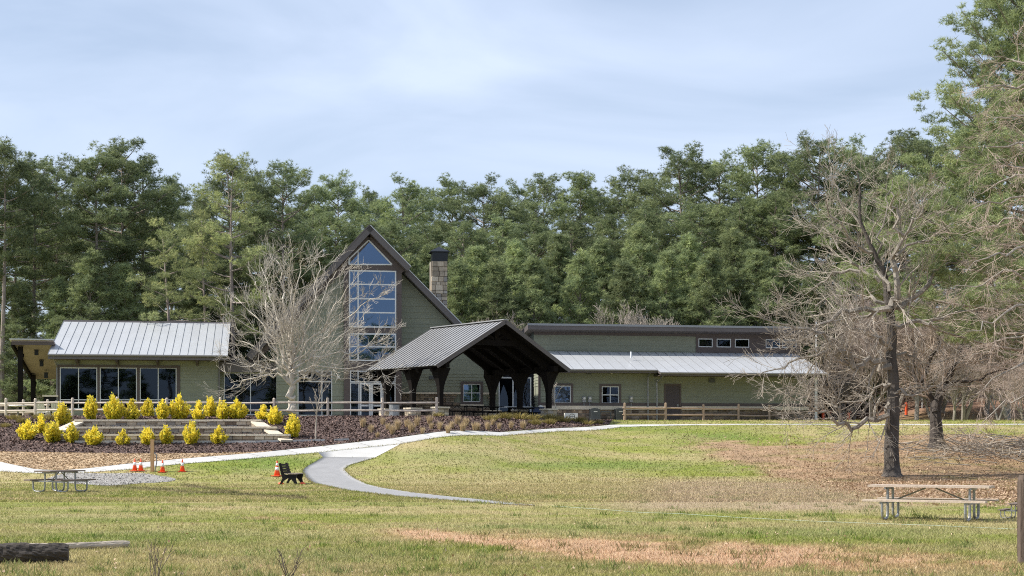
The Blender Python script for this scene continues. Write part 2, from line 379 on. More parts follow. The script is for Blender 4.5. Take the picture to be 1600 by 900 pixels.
def ribbon(name, A, B, matname, off, ncross=6, knd='structure', nlong=60, thick=0.0):
    """a sheet draped on the terrain between two polylines"""
    def resample(P, n):
        P = np.array([[p.x, p.y] for p in P]); d = np.r_[0, np.cumsum(np.hypot(*np.diff(P, axis=0).T))]
        t = np.linspace(0, d[-1], n); return np.stack([np.interp(t, d, P[:, 0]), np.interp(t, d, P[:, 1])], 1)
    a = resample(A, nlong); b = resample(B, nlong); t = np.linspace(0, 1, ncross)
    P = a[:, None, :] * (1 - t)[None, :, None] + b[:, None, :] * t[None, :, None]
    V = P.reshape(-1, 2); z = ground(V[:, 0], V[:, 1]) + off
    V3 = np.c_[V, z]; J = np.arange(nlong * ncross).reshape(nlong, ncross)
    F = np.stack([J[:-1, :-1], J[1:, :-1], J[1:, 1:], J[:-1, 1:]], -1).reshape(-1, 4)
    n0 = len(V3)
    if thick:                                        # edges turned down so the slab has depth
        bot = V3.copy(); bot[:, 2] -= thick; V3 = np.r_[V3, bot]
        rim = list(J[:, 0]) + list(J[-1, 1:]) + list(J[::-1, -1][1:]) + list(J[0, ::-1][1:-1])
        rim = np.array(rim); nxt = np.roll(rim, -1)
        F = np.r_[F, np.stack([rim, nxt, nxt + n0, rim + n0], 1)]
    o = new_obj(name, np_mesh(name, V3, F, matname, None, False)); 
    return kind(o, knd)
def H(pts): return [hit(*p) for p in pts]
SW_TOP = [(-120, 700), (0, 722), (57, 734), (95, 735.5), (130, 733), (200, 725), (300, 716), (400, 708), (500, 698), (620, 684.5), (780, 676), (800, 674.6), (880, 669), (955, 664), (1060, 663.2), (1162, 662.8), (1300, 662.8), (1480, 663.2), (1700, 662)]
SW_BOT = [(-120, 716), (0, 737), (60, 740), (95, 740.5), (130, 739), (187, 735), (275, 726), (400, 716), (497, 707.5), (625, 694), (780, 681.5), (800, 680), (880, 674), (975, 667.2), (1060, 665), (1162, 664), (1300, 663.8), (1480, 664.6), (1700, 663.4)]
swalk = ribbon('sidewalk', H(SW_BOT), H(SW_TOP), 'mortar', 0.008, 6, nlong=160)
def arc(P, n):
    P = np.array([[p.x, p.y] for p in P]); d = np.r_[0, np.cumsum(np.hypot(*np.diff(P, axis=0).T))]; t = np.linspace(0, d[-1], n); return np.stack([np.interp(t, d, P[:, 0]), np.interp(t, d, P[:, 1])], 1), d[-1]
_a, _la = arc(H(SW_BOT), 641); _b, _lb = arc(H(SW_TOP), 641); nslab = 40
for i in range(nslab):                                       # cast slabs with open joints
    V = []; js = np.linspace(i * 16, i * 16 + 16, 5); js[0] += .12; js[-1] -= .12
    for j in js:
        k = int(j); f = j - k; pa = _a[k] * (1 - f) + _a[min(k + 1, 640)] * f; pb = _b[k] * (1 - f) + _b[min(k + 1, 640)] * f
        for u in (0, .5, 1): q = pa * (1 - u) + pb * u; V.append((q[0], q[1], gz(q[0], q[1]) + .018))
    F = [(a * 3 + b, a * 3 + 3 + b, a * 3 + 4 + b, a * 3 + 1 + b) for a in range(4) for b in range(2)]
    mb = MB(); n_ = len(V); mb.add(V + [(p[0], p[1], p[2] - .05) for p in V], F + [(a * 3, a * 3 + n_, a * 3 + 3 + n_, a * 3 + 3) for a in range(4)] + [(a * 3 + 2, a * 3 + 5, a * 3 + 5 + n_, a * 3 + 2 + n_) for a in range(4)])
    mb.build('slab', 'slab_concrete', swalk)
ribbon('sidewalk_spur', H([(505, 714.6), (497, 707.2)]), H([(585, 715.6), (625, 694.3)]), 'concrete', 0.014, 6, nlong=10, thick=0.05)
ribbon('asphalt_path', H([(505, 714.8), (478, 730), (472, 737), (480, 748), (500, 758), (540, 767), (620, 776.5), (700, 782.6), (780, 788.3), (835, 791)]),
       H([(585, 715.8), (546, 727), (537, 734), (545, 742), (570, 755), (600, 763.5), (650, 771), (700, 776.4), (780, 784.6), (835, 789.8)]), 'asphalt', 0.025, 8, nlong=70, thick=0.05)
MU_FRONT = [(-120, 700), (0, 706), (200, 709), (330, 708.5), (400, 706.5), (430, 704.4), (500, 697.4), (620, 684.0), (780, 675.4), (880, 668.4), (952, 663.6)]
def back_edge(px):
    d = np.interp(px, [-120, 0, 690, 760, 860, 960], [84, 85.3, 86.6, 87.5, 90.5, 96.8]); x = (px - 800) / FOC * d
    return Vector((x, d, 0))
MU_BACK = [back_edge(p) for p in (-120, 0, 200, 330, 400, 430, 500, 620, 690, 760, 860, 925, 958)]
ribbon('mulch_bed', H(MU_FRONT), MU_BACK, 'mulch', 0.02, 40, nlong=200)
ribbon('straw_patch', H([(-120, 701), (0, 722), (57, 733.6), (95, 735), (130, 732.6), (200, 724.6), (300, 715.6), (400, 707.8), (425, 705.4)]), H([(-120, 699), (0, 705), (200, 708.4), (330, 708), (400, 706), (425, 704.6)]), 'straw', 0.014, 12, nlong=90)
gp = [hit(168 + 100 * math.cos(t) * (1 + 0.08 * math.sin(3 * t + 1)), 748.5 + 9.5 * math.sin(t) * (1 + 0.12 * math.sin(5 * t))) for t in np.linspace(0, 2 * math.pi, 41)[:-1]]
ribbon('gravel_patch', gp[0:21], [gp[0]] + gp[:19:-1], 'gravel', 0.012, 8, nlong=30)
# patio slab of the building pad
pm = MB(); pm.prism([(-11.5, 87.9), (-2.6, 87.9), (1.0, 92.2), (6, 98.0), (6, 101.5), (-11.5, 100)], 'z', PAD - .2, PAD + .012); kind(pm.build('patio', 'concrete'), 'structure')

# ------------------------------------------------------------------ main building
PHI = R(9.0); OX, OY = -9.1, 97.0
EX = Vector((math.cos(PHI), math.sin(PHI), 0)); EY = Vector((-math.sin(PHI), math.cos(PHI), 0))
bld = thing('lodge_building', 'long olive green lodge with steep glazed gable and pale metal roofs on both wings', 'building', (OX, OY, PAD), PHI)
def LX(px, k):
    """local x of a photo column on the building plane at depth k"""
    r = (px - 800) / FOC; P0 = Vector((OX, OY, 0)) + EY * k
    # P0 + EX*u lies on ray (r*t, t)
    u = (r * P0.y - P0.x) / (EX.x - r * EX.y); return u
def LZ(px, py, k):
    u = LX(px, k); t = OY + EY.y * k + EX.y * u
    return EYE - (py - HZ) / FOC * t - PAD
def LP(px, py, k): return (LX(px, k), LZ(px, py, k))

LAP = 0.19
def lap_wall(name, left, right, z0, z1, k, holes=(), parent=bld, matname='siding', lap=LAP):
    """clapboard wall in the plane y=k: left(z), right(z) give the outline; holes are (x0,x1,z0,z1)"""
    mb = MB(); zs = set([z0, z1]); n = int((z1 - z0) / lap)
    for i in range(n + 1): zs.add(z0 + i * lap)
    for h in holes:
        for q in (h[2], h[3]):
            if z0 < q < z1: zs.add(q)
    zs = sorted(zs)
    for a, b in zip(zs[:-1], zs[1:]):
        if b - a < 1e-4: continue
        zc = (a + b) / 2; la, lb, ra, rb = left(a), left(b), right(a), right(b)
        if rb - lb < 0.01 and ra - la < 0.01: continue
        cuts = sorted([(h[0], h[1]) for h in holes if h[2] < zc < h[3]])
        segs = []; cur = None
        x = 'L'
        edges = [('L', None)]
        lo = [(la, lb)]
        for c0, c1 in cuts: segs.append((lo[-1], (c0, c0))); lo.append((c1, c1))
        segs.append((lo[-1], (ra, rb)))
        ph = ((a - z0) % lap) / lap; ph2 = ph + (b - a) / lap
        fa = k - 0.032 + 0.023 * ph; fb = k - 0.032 + 0.023 * min(1, ph2)
        for (sa, sb), (ea, eb) in segs:
            if ea - sa < 0.01 and eb - sb < 0.01: continue
            v = [(sa, fa, a), (ea, fa, a), (eb, fb, b), (sb, fb, b), (sa, k + 0.12, a), (ea, k + 0.12, a), (eb, k + 0.12, b), (sb, k + 0.12, b)]
            mb.add(v, [(0, 1, 2, 3), (5, 4, 7, 6), (0, 4, 5, 1), (2, 6, 7, 3), (1, 5, 6, 2), (4, 0, 3, 7)])
    return mb.build(name, matname, parent)
def pane_poly(poly, k, parent, glassname):
    mb = MB(); mb.prism(poly, 'y', k, k + 0.012); return mb.build('pane', glassname, parent)
def window(x0, x1, z0, z1, k, vs=(), hs=(), fw=0.055, gl='glass_dark', parent=bld, name='window', fmat='frame_white', shade=None, depth=0.07):
    """frame and glazing bars in one mesh, each pane its own child"""
    mb = MB(); f = fw
    mb.box(x0, x1, k, k + depth, z0, z0 + f); mb.box(x0, x1, k, k + depth, z1 - f, z1)
    mb.box(x0, x0 + f, k, k + depth, z0 + f, z1 - f); mb.box(x1 - f, x1, k, k + depth, z0 + f, z1 - f)
    xs = [x0] + list(vs) + [x1]; zs = [z0] + list(hs) + [z1]
    for v in vs: mb.box(v - f / 2, v + f / 2, k + 0.003, k + depth - 0.003, z0 + f, z1 - f)
    for h in hs:
        for a, b in zip(xs[:-1], xs[1:]): 
            mb.box(a + (f if a == x0 else f / 2), b - (f if b == x1 else f / 2), k + 0.006, k + depth - 0.006, h - f / 2, h + f / 2)
    w = mb.build(name, fmat, parent)
    for a, b in zip(xs[:-1], xs[1:]):
        for c, d in zip(zs[:-1], zs[1:]):
            pane_poly([(a + f * .4, c + f * .4), (b - f * .4, c + f * .4), (b - f * .4, d - f * .4), (a + f * .4, d - f * .4)], k + depth * 0.5, w, gl)
    if shade:
        mb = MB(); mb.box(x0 + 0.04, x1 - 0.04, k + 0.12, k + 0.13, shade, z1 - 0.02); mb.build('roller_shade', 'shade_cloth', w)
    return w
def casing(x0, x1, z0, z1, k, w=0.14, name='window_casing', sill=False, m='trim_brown', parent=bld, pr=0.045):
    mb = MB(); a = k - pr; b = k + 0.06
    mb.box(x0 - w, x0, a, b, z0 - w, z1 + w); mb.box(x1, x1 + w, a, b, z0 - w, z1 + w)
    mb.box(x0, x1, a, b, z1, z1 + w); mb.box(x0, x1, a, b, z0 - w, z0)
    return mb.build(name, m, parent)
def bx(name, m, x0, x1, y0, y1, z0, z1, parent=bld):
    mb = MB(); mb.box(x0, x1, y0, y1, z0, z1); return mb.build(name, m, parent)

def metal_roof(name, x0, x1, kE, zE, kR, zR, n, parent=bld, th=0.14, seam_h=0.038):
    """mono-pitch metal roof: a deck and n standing-seam panels"""
    s = math.hypot(kR - kE, zR - zE); dy = (kR - kE) / s; dz = (zR - zE) / s; ny_, nz_ = -dz, dy
    mb = MB()
    P = lambda x, u, h: (x, kE + dy * u + ny_ * h, zE + dz * u + nz_ * h)
    v = [P(x0, 0, -th), P(x1, 0, -th), P(x1, s, -th), P(x0, s, -th), P(x0, 0, 0), P(x1, 0, 0), P(x1, s, 0), P(x0, s, 0)]
    mb.add(v, [(0, 3, 2, 1), (4, 5, 6, 7), (0, 1, 5, 4), (1, 2, 6, 5), (2, 3, 7, 6), (3, 0, 4, 7)])
    o = mb.build(name, 'fascia', parent)
    w = (x1 - x0) / n; pm = MB(); g = 0.0
    def pbox(a, b, u0, u1, h0, h1):
        v = [P(a, u0, h0), P(b, u0, h0), P(b, u1, h0), P(a, u1, h0), P(a, u0, h1), P(b, u0, h1), P(b, u1, h1), P(a, u1, h1)]
        pm.add(v, [(0, 3, 2, 1), (4, 5, 6, 7), (0, 1, 5, 4), (1, 2, 6, 5), (2, 3, 7, 6), (3, 0, 4, 7)])
    pm.cur = 0; pbox(0.012, w - 0.012, -0.03, s, 0.004, 0.016)
    pm.cur = 1; pbox(-0.009, 0.009, -0.03, s, 0.004, 0.004 + seam_h)
    me = pm.mesh('roof_panel', ['roof_metal', 'roof_seam'])
    for i in range(n):
        q = bpy.data.objects.new('roof_panel', me); link(q); q.parent = o; q.location = (x0 + i * w, 0, 0)
    return o

# ---- left wing
KW = 0.4; KE = -0.9
zb = 0.0
lw_x0 = LX(88, KW); lw_x1 = LX(341, KW); lw_top = LZ(200, 557, KW)
zE = LZ(75, 553, KE); xL = LX(75, KE); xR = LX(356, KE); kRg = 6.2; zRg = LZ(103, 503, kRg)
wins = []
for (a, b) in ((93.5, 152), (156, 214), (218.5, 276)):
    wins.append((LX(a, KW), LX(b, KW), LZ(a, 639, KW), LZ(a, 574, KW), LX((a + b) / 2, KW), LZ(a, 624.5, KW), LZ(a, 600, KW)))
lap_wall('wall', lambda z: lw_x0, lambda z: lw_x1, zb, lw_top, KW, [(w[0], w[1], w[2], w[3]) for w in wins])
for w in wins: window(w[0], w[1], w[2], w[3], KW - 0.02, (w[4],), (w[5],), shade=w[6])
mb = MB(); a = KW - 0.05
mb.box(lw_x0 - 0.02, wins[2][1] + 0.22, a, KW + 0.02, wins[0][3] + 0.01, wins[0][3] + 0.16)
for x0, x1 in ((wins[0][1], wins[1][0]), (wins[1][1], wins[2][0]), (wins[2][1], wins[2][1] + 0.22), (lw_x0 - 0.02, wins[0][0])): mb.box(x0 + .004, x1 - .004, a + .003, KW + 0.02, zb, wins[0][3])
mb.build('window_surround', 'trim_brown', bld)
bx('wall', 'siding', lw_x0 - 0.02, lw_x0 + 0.14, KW + 0.13, 12.0, zb, lw_top)              # end wall facing left
bx('wall', 'siding', lw_x1 - 0.14, lw_x1 + 0.02, KW + 0.13, 3.0, zb, lw_top)
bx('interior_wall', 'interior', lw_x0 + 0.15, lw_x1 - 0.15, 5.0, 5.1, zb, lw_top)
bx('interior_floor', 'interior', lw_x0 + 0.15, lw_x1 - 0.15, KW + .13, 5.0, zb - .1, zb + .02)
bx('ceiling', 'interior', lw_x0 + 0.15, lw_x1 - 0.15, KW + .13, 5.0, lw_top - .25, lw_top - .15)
metal_roof('roof', xL, xR, KE, zE, kRg, zRg, 22)
bx('fascia_board', 'fascia', xL, xR, KE - 0.05, KE - 0.005, zE - 0.30, zE - 0.02)
bx('soffit', 'trim_brown', xL + .05, xR - .05, KE, KW - .04, zE - 0.30, zE - 0.26)
mb = MB(); mb.tube([(xL, KE - 0.10, zE - 0.06), (xR, KE - 0.10, zE - 0.06)], 0.07, 8); mb.build('gutter', 'gutter', bld)
for p in (88, 341):
    x = LX(p, KW) ; mb = MB(); mb.tube([(x, KE - .08, zE - .1), (x, KE + .2, zE - .3), (x + .06, KW - 0.08, zE - .75), (x + .06, KW - .08, 0.05)], 0.05, 6); mb.build('downspout', 'gutter', bld)
for p in (122.5, 184.5, 247, 308.5):
    x = LX(p, KW); mb = MB(); z = LZ(p, 571, KW)
    mb.box(x - .07, x + .07, KW - .17, KW - .035, z - 0.02, zE - .31); mb.beam((x, KW - .1, z + .1), (x, KE + .25, zE - .36), 0.12, 0.12); mb.build('eave_bracket', 'trim_brown', bld)
# gable end fill of left wing (left side)
mb = MB(); mb.prism([(KW, lw_top), (kRg, zRg - .2), (12.0, lw_top)], 'x', lw_x0, lw_x0 + .12); mb.build('wall', 'siding', bld)
metal_roof('roof', xL, xR, 12.6, zE, kRg + 0.02, zRg, 12)
# stone corner pier at left end
x = LX(75, KW); 
bx('stone_pier', 'stone_joined', x - .25, x + .55, KW - .1, KW + .7, zb, LZ(75, 620, KW)); bx('pier_cap', 'stone_cap', x - .32, x + .62, KW - .17, KW + .77, LZ(75, 620, KW), LZ(75, 617.5, KW))
# ---- left porch: shed roof falling to the back, posts, lanterns
px0, px1 = LX(18, 0.2), LX(84, 0.2); zf = LZ(18, 531, 0.2); kb = 9.0; zbk = zf - 1.9
mb = MB()
mb.add([(px0, .2, zf), (px1, .2, zf), (px1, kb, zbk), (px0, kb, zbk), (px0, .2, zf - .12), (px1, .2, zf - .12), (px1, kb, zbk - .12), (px0, kb, zbk - .12)],
       [(0, 1, 2, 3), (7, 6, 5, 4), (0, 4, 5, 1), (1, 5, 6, 2), (2, 6, 7, 3), (3, 7, 4, 0)])
pr = mb.build('porch_roof', 'wood_soffit', bld)
mb = MB(); mb.add([(px0 - .1, .0, zf + .07), (px1, .0, zf + .07), (px1, kb + .1, zbk + .07), (px0 - .1, kb + .1, zbk + .07), (px0 - .1, .0, zf + .01), (px1, .0, zf + .01), (px1, kb + .1, zbk + .01), (px0 - .1, kb + .1, zbk + .01)],
       [(0, 1, 2, 3), (7, 6, 5, 4), (0, 4, 5, 1), (1, 5, 6, 2), (2, 6, 7, 3), (3, 7, 4, 0)]); mb.build('roof_sheet', 'roof_metal', pr)
mb = MB(); mb.beam((px0 + .02, .3, zf - .25), (px0 + .02, kb, zbk - .25), .14, .26); mb.build('beam', 'timber_dark', pr)
mb = MB(); mb.beam((px0, .25, zf - .2), (px1, .25, zf - .2), .14, .2); mb.build('beam', 'trim_brown', pr)
for (p, k) in ((32, .9), (52, 7.6)):
    x = LX(p, k); mb = MB(); zt = zf - .15 - 1.9 * (k - .2) / 8.8; mb.box(x - .14, x + .14, k - .14, k + .14, 0, zt - 0.05); 
    mb.beam((x, k + .1, zt - 1.0), (x, k + 1.0, zt - .5), .14, .14); mb.build('porch_post', 'timber_dark', bld)
for (p, q, k) in ((57, 551, 2.0), (65, 568.5, 4.2), (72, 587, 6.6)):
    x, z = LP(p, q, k); zt = zf - .13 - 1.9 * (k - .2) / 8.8
    ln = MB(); ln.box(x - .11, x + .11, k - .11, k + .11, z - .16, z + .16); ln.box(x - .14, x + .14, k - .14, k + .14, z + .162, z + .21); ln.tube([(x, k, z + .2), (x, k, max(zt, z + .25))], .02, 6)
    ln.build('hanging_lantern', 'black_metal', bld)

# ---- link between left wing and gable: glazed front under a flat canopy
KL = 1.2
a, b = LX(350, KL), LX(433, KL)
window(a, b, 0.35, LZ(350, 582, KL), KL, (LX(391.5, KL),), (), name='storefront_window')
bx('canopy', 'fascia', LX(336, KL - .5), LX(440, KL - .5), KL - .5, 4.5, LZ(350, 581, KL - .5), LZ(350, 566, KL - .5))
lap_wall('wall', lambda z: LX(341, KL + .02), lambda z: LX(460, KL + .02), 0, LZ(400, 582, KL + .02), KL + .02, [(a, b, 0.35, LZ(350, 582, KL))])
bx('interior_wall', 'interior', LX(345, 5), LX(470, 5), 5.2, 5.3, 0, 3.2)

# ---- gable hall
KA = -0.7                                                      # front edge of the upper roof
ax, az = LP(578, 352, KA); lx, lz = LP(386, 556, KA); rx, rz = LP(642, 417, KA)
sl_ = (az - lz) / (ax - lx); sr_ = (az - rz) / (rx - ax)
def slab(name, p0, p1, k0, k1, th=0.34, m='fascia', over='roof_metal'):
    """sloping roof slab between two outline points, from depth k0 to k1; metal sheet on top"""
    mb = MB(); (xa, za), (xb, zb_) = p0, p1; L_ = math.hypot(xb - xa, zb_ - za); nx_, nz_ = -(zb_ - za) / L_, (xb - xa) / L_
    if nz_ < 0: nx_, nz_ = -nx_, -nz_
    poly = [(xa, za), (xb, zb_), (xb - nx_ * th, zb_ - nz_ * th), (xa - nx_ * th, za - nz_ * th)]
    mb.prism(poly, 'y', k0, k1); o = mb.build(name, m, bld)
    t = 0.05; mb = MB(); mb.prism([(xa + nx_ * .004, za + nz_ * .004), (xb + nx_ * .004, zb_ + nz_ * .004), (xb + nx_ * t, zb_ + nz_ * t), (xa + nx_ * t, za + nz_ * t)], 'y', k0 - .03, k1 + .03)
    n = int((k1 - k0) / 0.5)
    for i in range(n):
        kk = k0 + (i + .5) * .5; mb.prism([(xa + nx_ * t, za + nz_ * t), (xb + nx_ * t, zb_ + nz_ * t), (xb + nx_ * (t + .04), zb_ + nz_ * (t + .04)), (xa + nx_ * (t + .04), za + nz_ * (t + .04))], 'y', kk, kk + .03)
    mb.build('roof_sheet', over, o); return o
slab('roof', (lx, lz), (ax, az), KA, 9.0, over='fascia')
slab('roof', (ax + .002, az), (rx, rz), KA, 1.0)
bxr, bzr = LP(790, 583, 1.0)
slab('roof', (ax + .002, az - .0), (ax + 9.0, az - 9.0 * sr_), 1.002, 9.0)
# barge boards below the roof edge
def barge(p0, p1, k, th=.30, off=.36):
    (xa, za), (xb, zb_) = p0, p1; L_ = math.hypot(xb - xa, zb_ - za); nx_, nz_ = -(zb_ - za) / L_, (xb - xa) / L_
    if nz_ < 0: nx_, nz_ = -nx_, -nz_
    mb = MB(); mb.prism([(xa - nx_ * off, za - nz_ * off), (xb - nx_ * off, zb_ - nz_ * off), (xb - nx_ * (off + th), zb_ - nz_ * (off + th)), (xa - nx_ * (off + th), za - nz_ * (off + th))], 'y', k, k + .08); return mb.build('barge_board', 'trim_brown', bld)
barge((lx + .3, lz + .3 * sl_), (ax - .35, az - .35 * sl_), -0.06); barge((ax + .35, az - .35 * sr_), (rx - .1, rz + .1 * sr_), -0.06)
th_v = 0.34
roofL = lambda z: ax - (az - th_v * 1.42 - z) / sl_
roofR = lambda z: ax + (az - th_v * 1.42 - z) / sr_
# left wall of the hall (siding), the bay with its glazing, right wall
bay0, bay1 = LX(537.5, 0), LX(627.5, 0)
KG = 0.25
gl0, gl1 = LX(465, KG), LX(519, KG); gzt = LZ(490, 579, KG)
hall_l = LX(432, KG)
lap_wall('wall', lambda z: max(hall_l, roofL(z)), lambda z: max(bay0, roofL(z)), 0, az - .6, KG, [(gl0, gl1, .3, gzt)])
window(gl0, gl1, .3, gzt, KG - .02, (LX(503, KG),), (LZ(490, 596, KG),), name='storefront_window')
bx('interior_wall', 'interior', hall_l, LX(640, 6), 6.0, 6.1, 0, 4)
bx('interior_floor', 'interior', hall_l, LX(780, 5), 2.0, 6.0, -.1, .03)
# brown panelled bay with openings
T = lambda px, py: LP(px, py, 0)
g1 = (LX(545, 0), LX(619, 0), LZ(545, 511.5, 0), LZ(545, 422, 0)); g2 = (LX(545, 0), LX(619, 0), LZ(545, 564, 0), LZ(545, 520.5, 0)); g3 = (LX(547, 0), LX(618, 0), 0.0, LZ(545, 579, 0))
tri = [T(545.5, 413.5), T(612.5, 413.5), T(576, 375.5), T(545.5, 405)]
zt0 = tri[0][1]
lap_wall('bay_panel', lambda z: max(bay0, roofL(z)), lambda z: min(bay1, roofR(z)), 0, zt0, 0, [g1, g2, g3], matname='trim_brown', lap=2.0)
# head of the bay round the triangular light
mb = MB(); zz = np.linspace(zt0, az - .75, 15)
def tri_l(z): return tri[3][0] + (tri[2][0] - tri[3][0]) * max(0, (z - tri[3][1]) / (tri[2][1] - tri[3][1]))
def tri_r(z): return tri[1][0] + (tri[2][0] - tri[1][0]) * max(0, (z - tri[1][1]) / (tri[2][1] - tri[1][1]))
zz = sorted(set(list(zz) + [tri[3][1], tri[2][1]]))
for a_, b_ in zip(zz[:-1], zz[1:]):
    for (l0, l1, r0, r1) in ((max(bay0, roofL(a_)), max(bay0, roofL(b_)), min(tri_l(a_), tri[2][0]), min(tri_l(b_), tri[2][0])), (max(tri_r(a_), tri[2][0]), max(tri_r(b_), tri[2][0]), min(bay1, roofR(a_)), min(bay1, roofR(b_)))):
        if r0 - l0 < .001 and r1 - l1 < .001: continue
        mb.add([(l0, -.03, a_), (max(l0, r0), -.03, a_), (max(l1, r1), -.03, b_), (l1, -.03, b_), (l0, .12, a_), (max(l0, r0), .12, a_), (max(l1, r1), .12, b_), (l1, .12, b_)], [(0, 1, 2, 3), (5, 4, 7, 6), (1, 5, 6, 2), (4, 0, 3, 7)])
mb.build('bay_panel', 'trim_brown', bld)
mv = LX(559.5, 0)
window(*g1, -.06, (mv,), tuple(LZ(545, q, 0) for q in (488, 466.5, 444)), gl='glass_sky', name='gable_window', fw=.085, depth=.1)
window(*g2, -.06, (mv,), (LZ(545, 541.5, 0),), gl='glass_sky', name='gable_window', fw=.085, depth=.1)
# triangular light: frame bars and two panes
mb = MB(); P3 = lambda p, y: (p[0], y, p[1])
for p, q in ((tri[0], tri[1]), (tri[1], tri[2]), (tri[2], tri[3]), (tri[3], tri[0])): mb.beam(P3(p, -.02), P3(q, -.02), .1, .085)
mb.box(mv - .04, mv + .04, -.06, .03, zt0, tri_l(0) * 0 + tri[3][1] + (tri[2][1] - tri[3][1]) * (mv - tri[3][0]) / (tri[2][0] - tri[3][0]))
tw = mb.build('gable_window', 'frame_white', bld)
zmv = tri[3][1] + (tri[2][1] - tri[3][1]) * (mv - tri[3][0]) / (tri[2][0] - tri[3][0])
pane_poly([tri[0], (mv, zt0), (mv, zmv), tri[3]], 0, tw, 'glass_sky'); pane_poly([(mv, zt0), tri[1], tri[2], (mv, zmv)], 0, tw, 'glass_sky')
mb = MB(); mb.prism([(bay0 - 1, 0), (bay1 + .5, 0), (bay1 + .5, az - 1.0 - sr_ * (bay1 + .5 - ax)), (ax, az - 1.0), (bay0 - 1, az - 1.0 - sl_ * (ax - bay0 + 1))], 'y', 3.2, 3.3); mb.build('interior_wall', 'interior', bld)
# side walls of the bay
bx('wall', 'siding', bay1 - .12, bay1, .13, 1.75, 0, LZ(628, 428, 0))
# entrance doors
tz = LZ(560, 597.5, 0); d0, d1 = LX(562, 0), LX(597, 0)
window(g3[0], g3[1], tz + .01, g3[3], -.02, (LX(559.5, 0), LX(598, 0)), (), name='transom_window', fw=.06)
window(g3[0], d0 - .02, .02, tz - .01, -.02, (), (), name='sidelight_window', fw=.06)
window(d1 + .02, g3[1], .02, tz - .01, -.02, (), (), name='sidelight_window', fw=.06)
dm = (d0 + d1) / 2
for a_, b_ in ((d0, dm - .01), (dm + .01, d1)):
    w_ = window(a_, b_, .03, tz - .015, -.03, (), (0.95,), name='door', fw=.11)
    mb = MB(); hx = b_ - .16 if a_ == d0 else a_ + .16; mb.tube([(hx, -.06, .9), (hx, -.12, .92), (hx, -.12, 1.25), (hx, -.06, 1.27)], .015, 6); mb.build('door_handle', 'galvanised', w_)
# right wall of the hall
KR = 1.7
rw0, rw1 = bay1 - .1, LX(778, KR)
w1 = (LX(723.5, KR), LX(750.5, KR), LZ(737, 628, KR), LZ(737, 600, KR))
sf = (LX(779, KR), LX(830, KR), 0.02, LZ(800, 589.5, KR))
wz = LZ(700, 616, KR)
lap_wall('wall', lambda z: rw0, lambda z: min(LX(838, KR), ax + (az - th_v * 1.42 - .06 - z) / sr_), 0, az - 2.5, KR, [w1, sf])
window(*w1, KR - .03, ((w1[0] + w1[1]) / 2,), ((w1[2] + w1[3]) / 2,), name='window', gl='glass_sky', fw=.05)
casing(*w1, KR - .03, w=.16)
bx('window_sill', 'stone_cap', w1[0] - .2, w1[1] + .2, KR - .26, KR - .08, w1[2] - .26, w1[2] - .165)
window(*sf, KR - .03, (LX(801.5, KR),), (LZ(800, 636, KR),), name='storefront_window', fw=.07)
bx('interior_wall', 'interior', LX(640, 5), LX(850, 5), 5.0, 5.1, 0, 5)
bx('wall_vent', 'unit_gray', LX(670.5, KR), LX(679, KR), KR - .15, KR - .02, LZ(675, 593, KR), LZ(675, 587.5, KR))
# stone skirting built of many small stones
def stone_skin(name, x0, x1, z0, z1, k, holes=(), seed=1, ch=.16, pal=((.22, .165, .115), (.30, .23, .16), (.15, .115, .09), (.26, .21, .165), (.19, .13, .09)), parent=bld):
    rr = random.Random(seed); V = []; F = []; Cc = []
    z = z0
    while z < z1 - .02:
        h = min(rr.choice((ch * .8, ch, ch * 1.35)), z1 - z); x = x0
        if z1 - z - h < .06: h = z1 - z
        while x < x1 - .02:
            w = min(rr.uniform(.2, .55), x1 - x)
            if x1 - x - w < .1: w = x1 - x
            if not any(x + w > q[0] and x < q[1] and z + h > q[2] and z < q[3] for q in holes):
                d = rr.uniform(.02, .07); g = .012; b = len(V)
                V += [(x + g, k, z + g), (x + w - g, k, z + g), (x + w - g, k, z + h - g), (x + g, k, z + h - g),
                      (x + g + .02, k - d, z + g + .02), (x + w - g - .02, k - d, z + g + .02), (x + w - g - .02, k - d, z + h - g - .02), (x + g + .02, k - d, z + h - g - .02)]
                F += [(b + 4, b + 5, b + 6, b + 7), (b, b + 1, b + 5, b + 4), (b + 1, b + 2, b + 6, b + 5), (b + 2, b + 3, b + 7, b + 6), (b + 3, b, b + 4, b + 7)]
                c = rr.choice(pal); f = rr.uniform(.75, 1.25); Cc += [tuple(q * f for q in c)] * 8
            x += w
        z += h
    o = bpy.data.objects.new(name, np_mesh(name, np.array(V), np.array(F), 'stone_joined', np.array(Cc))); link(o); o.parent = parent; o['kind'] = 'stuff'
    return o
hole1 = [(w1[0] - .2, w1[1] + .2, w1[2] - .27, 9)]
bx('stone_backing', 'mortar', LX(617, KR), sf[0] - .2, KR - .10, KR - .035, 0, w1[2] - .28)
stone_skin('stone_skirting', LX(617, KR), sf[0] - .2, 0, wz, KR - .10, hole1, 3)
bx('skirting_cap', 'stone_cap', LX(615, KR), w1[0] - .17, KR - .22, KR - .034, wz, wz + .12)
bx('skirting_cap', 'stone_cap', w1[1] + .17, sf[0] - .15, KR - .22, KR - .034, wz, wz + .12)
bx('wall_light', 'lamp_off', LX(526, KG), LX(530.5, KG), KG - .2, KG - .03, LZ(528, 592.5, KG), LZ(528, 588, KG))

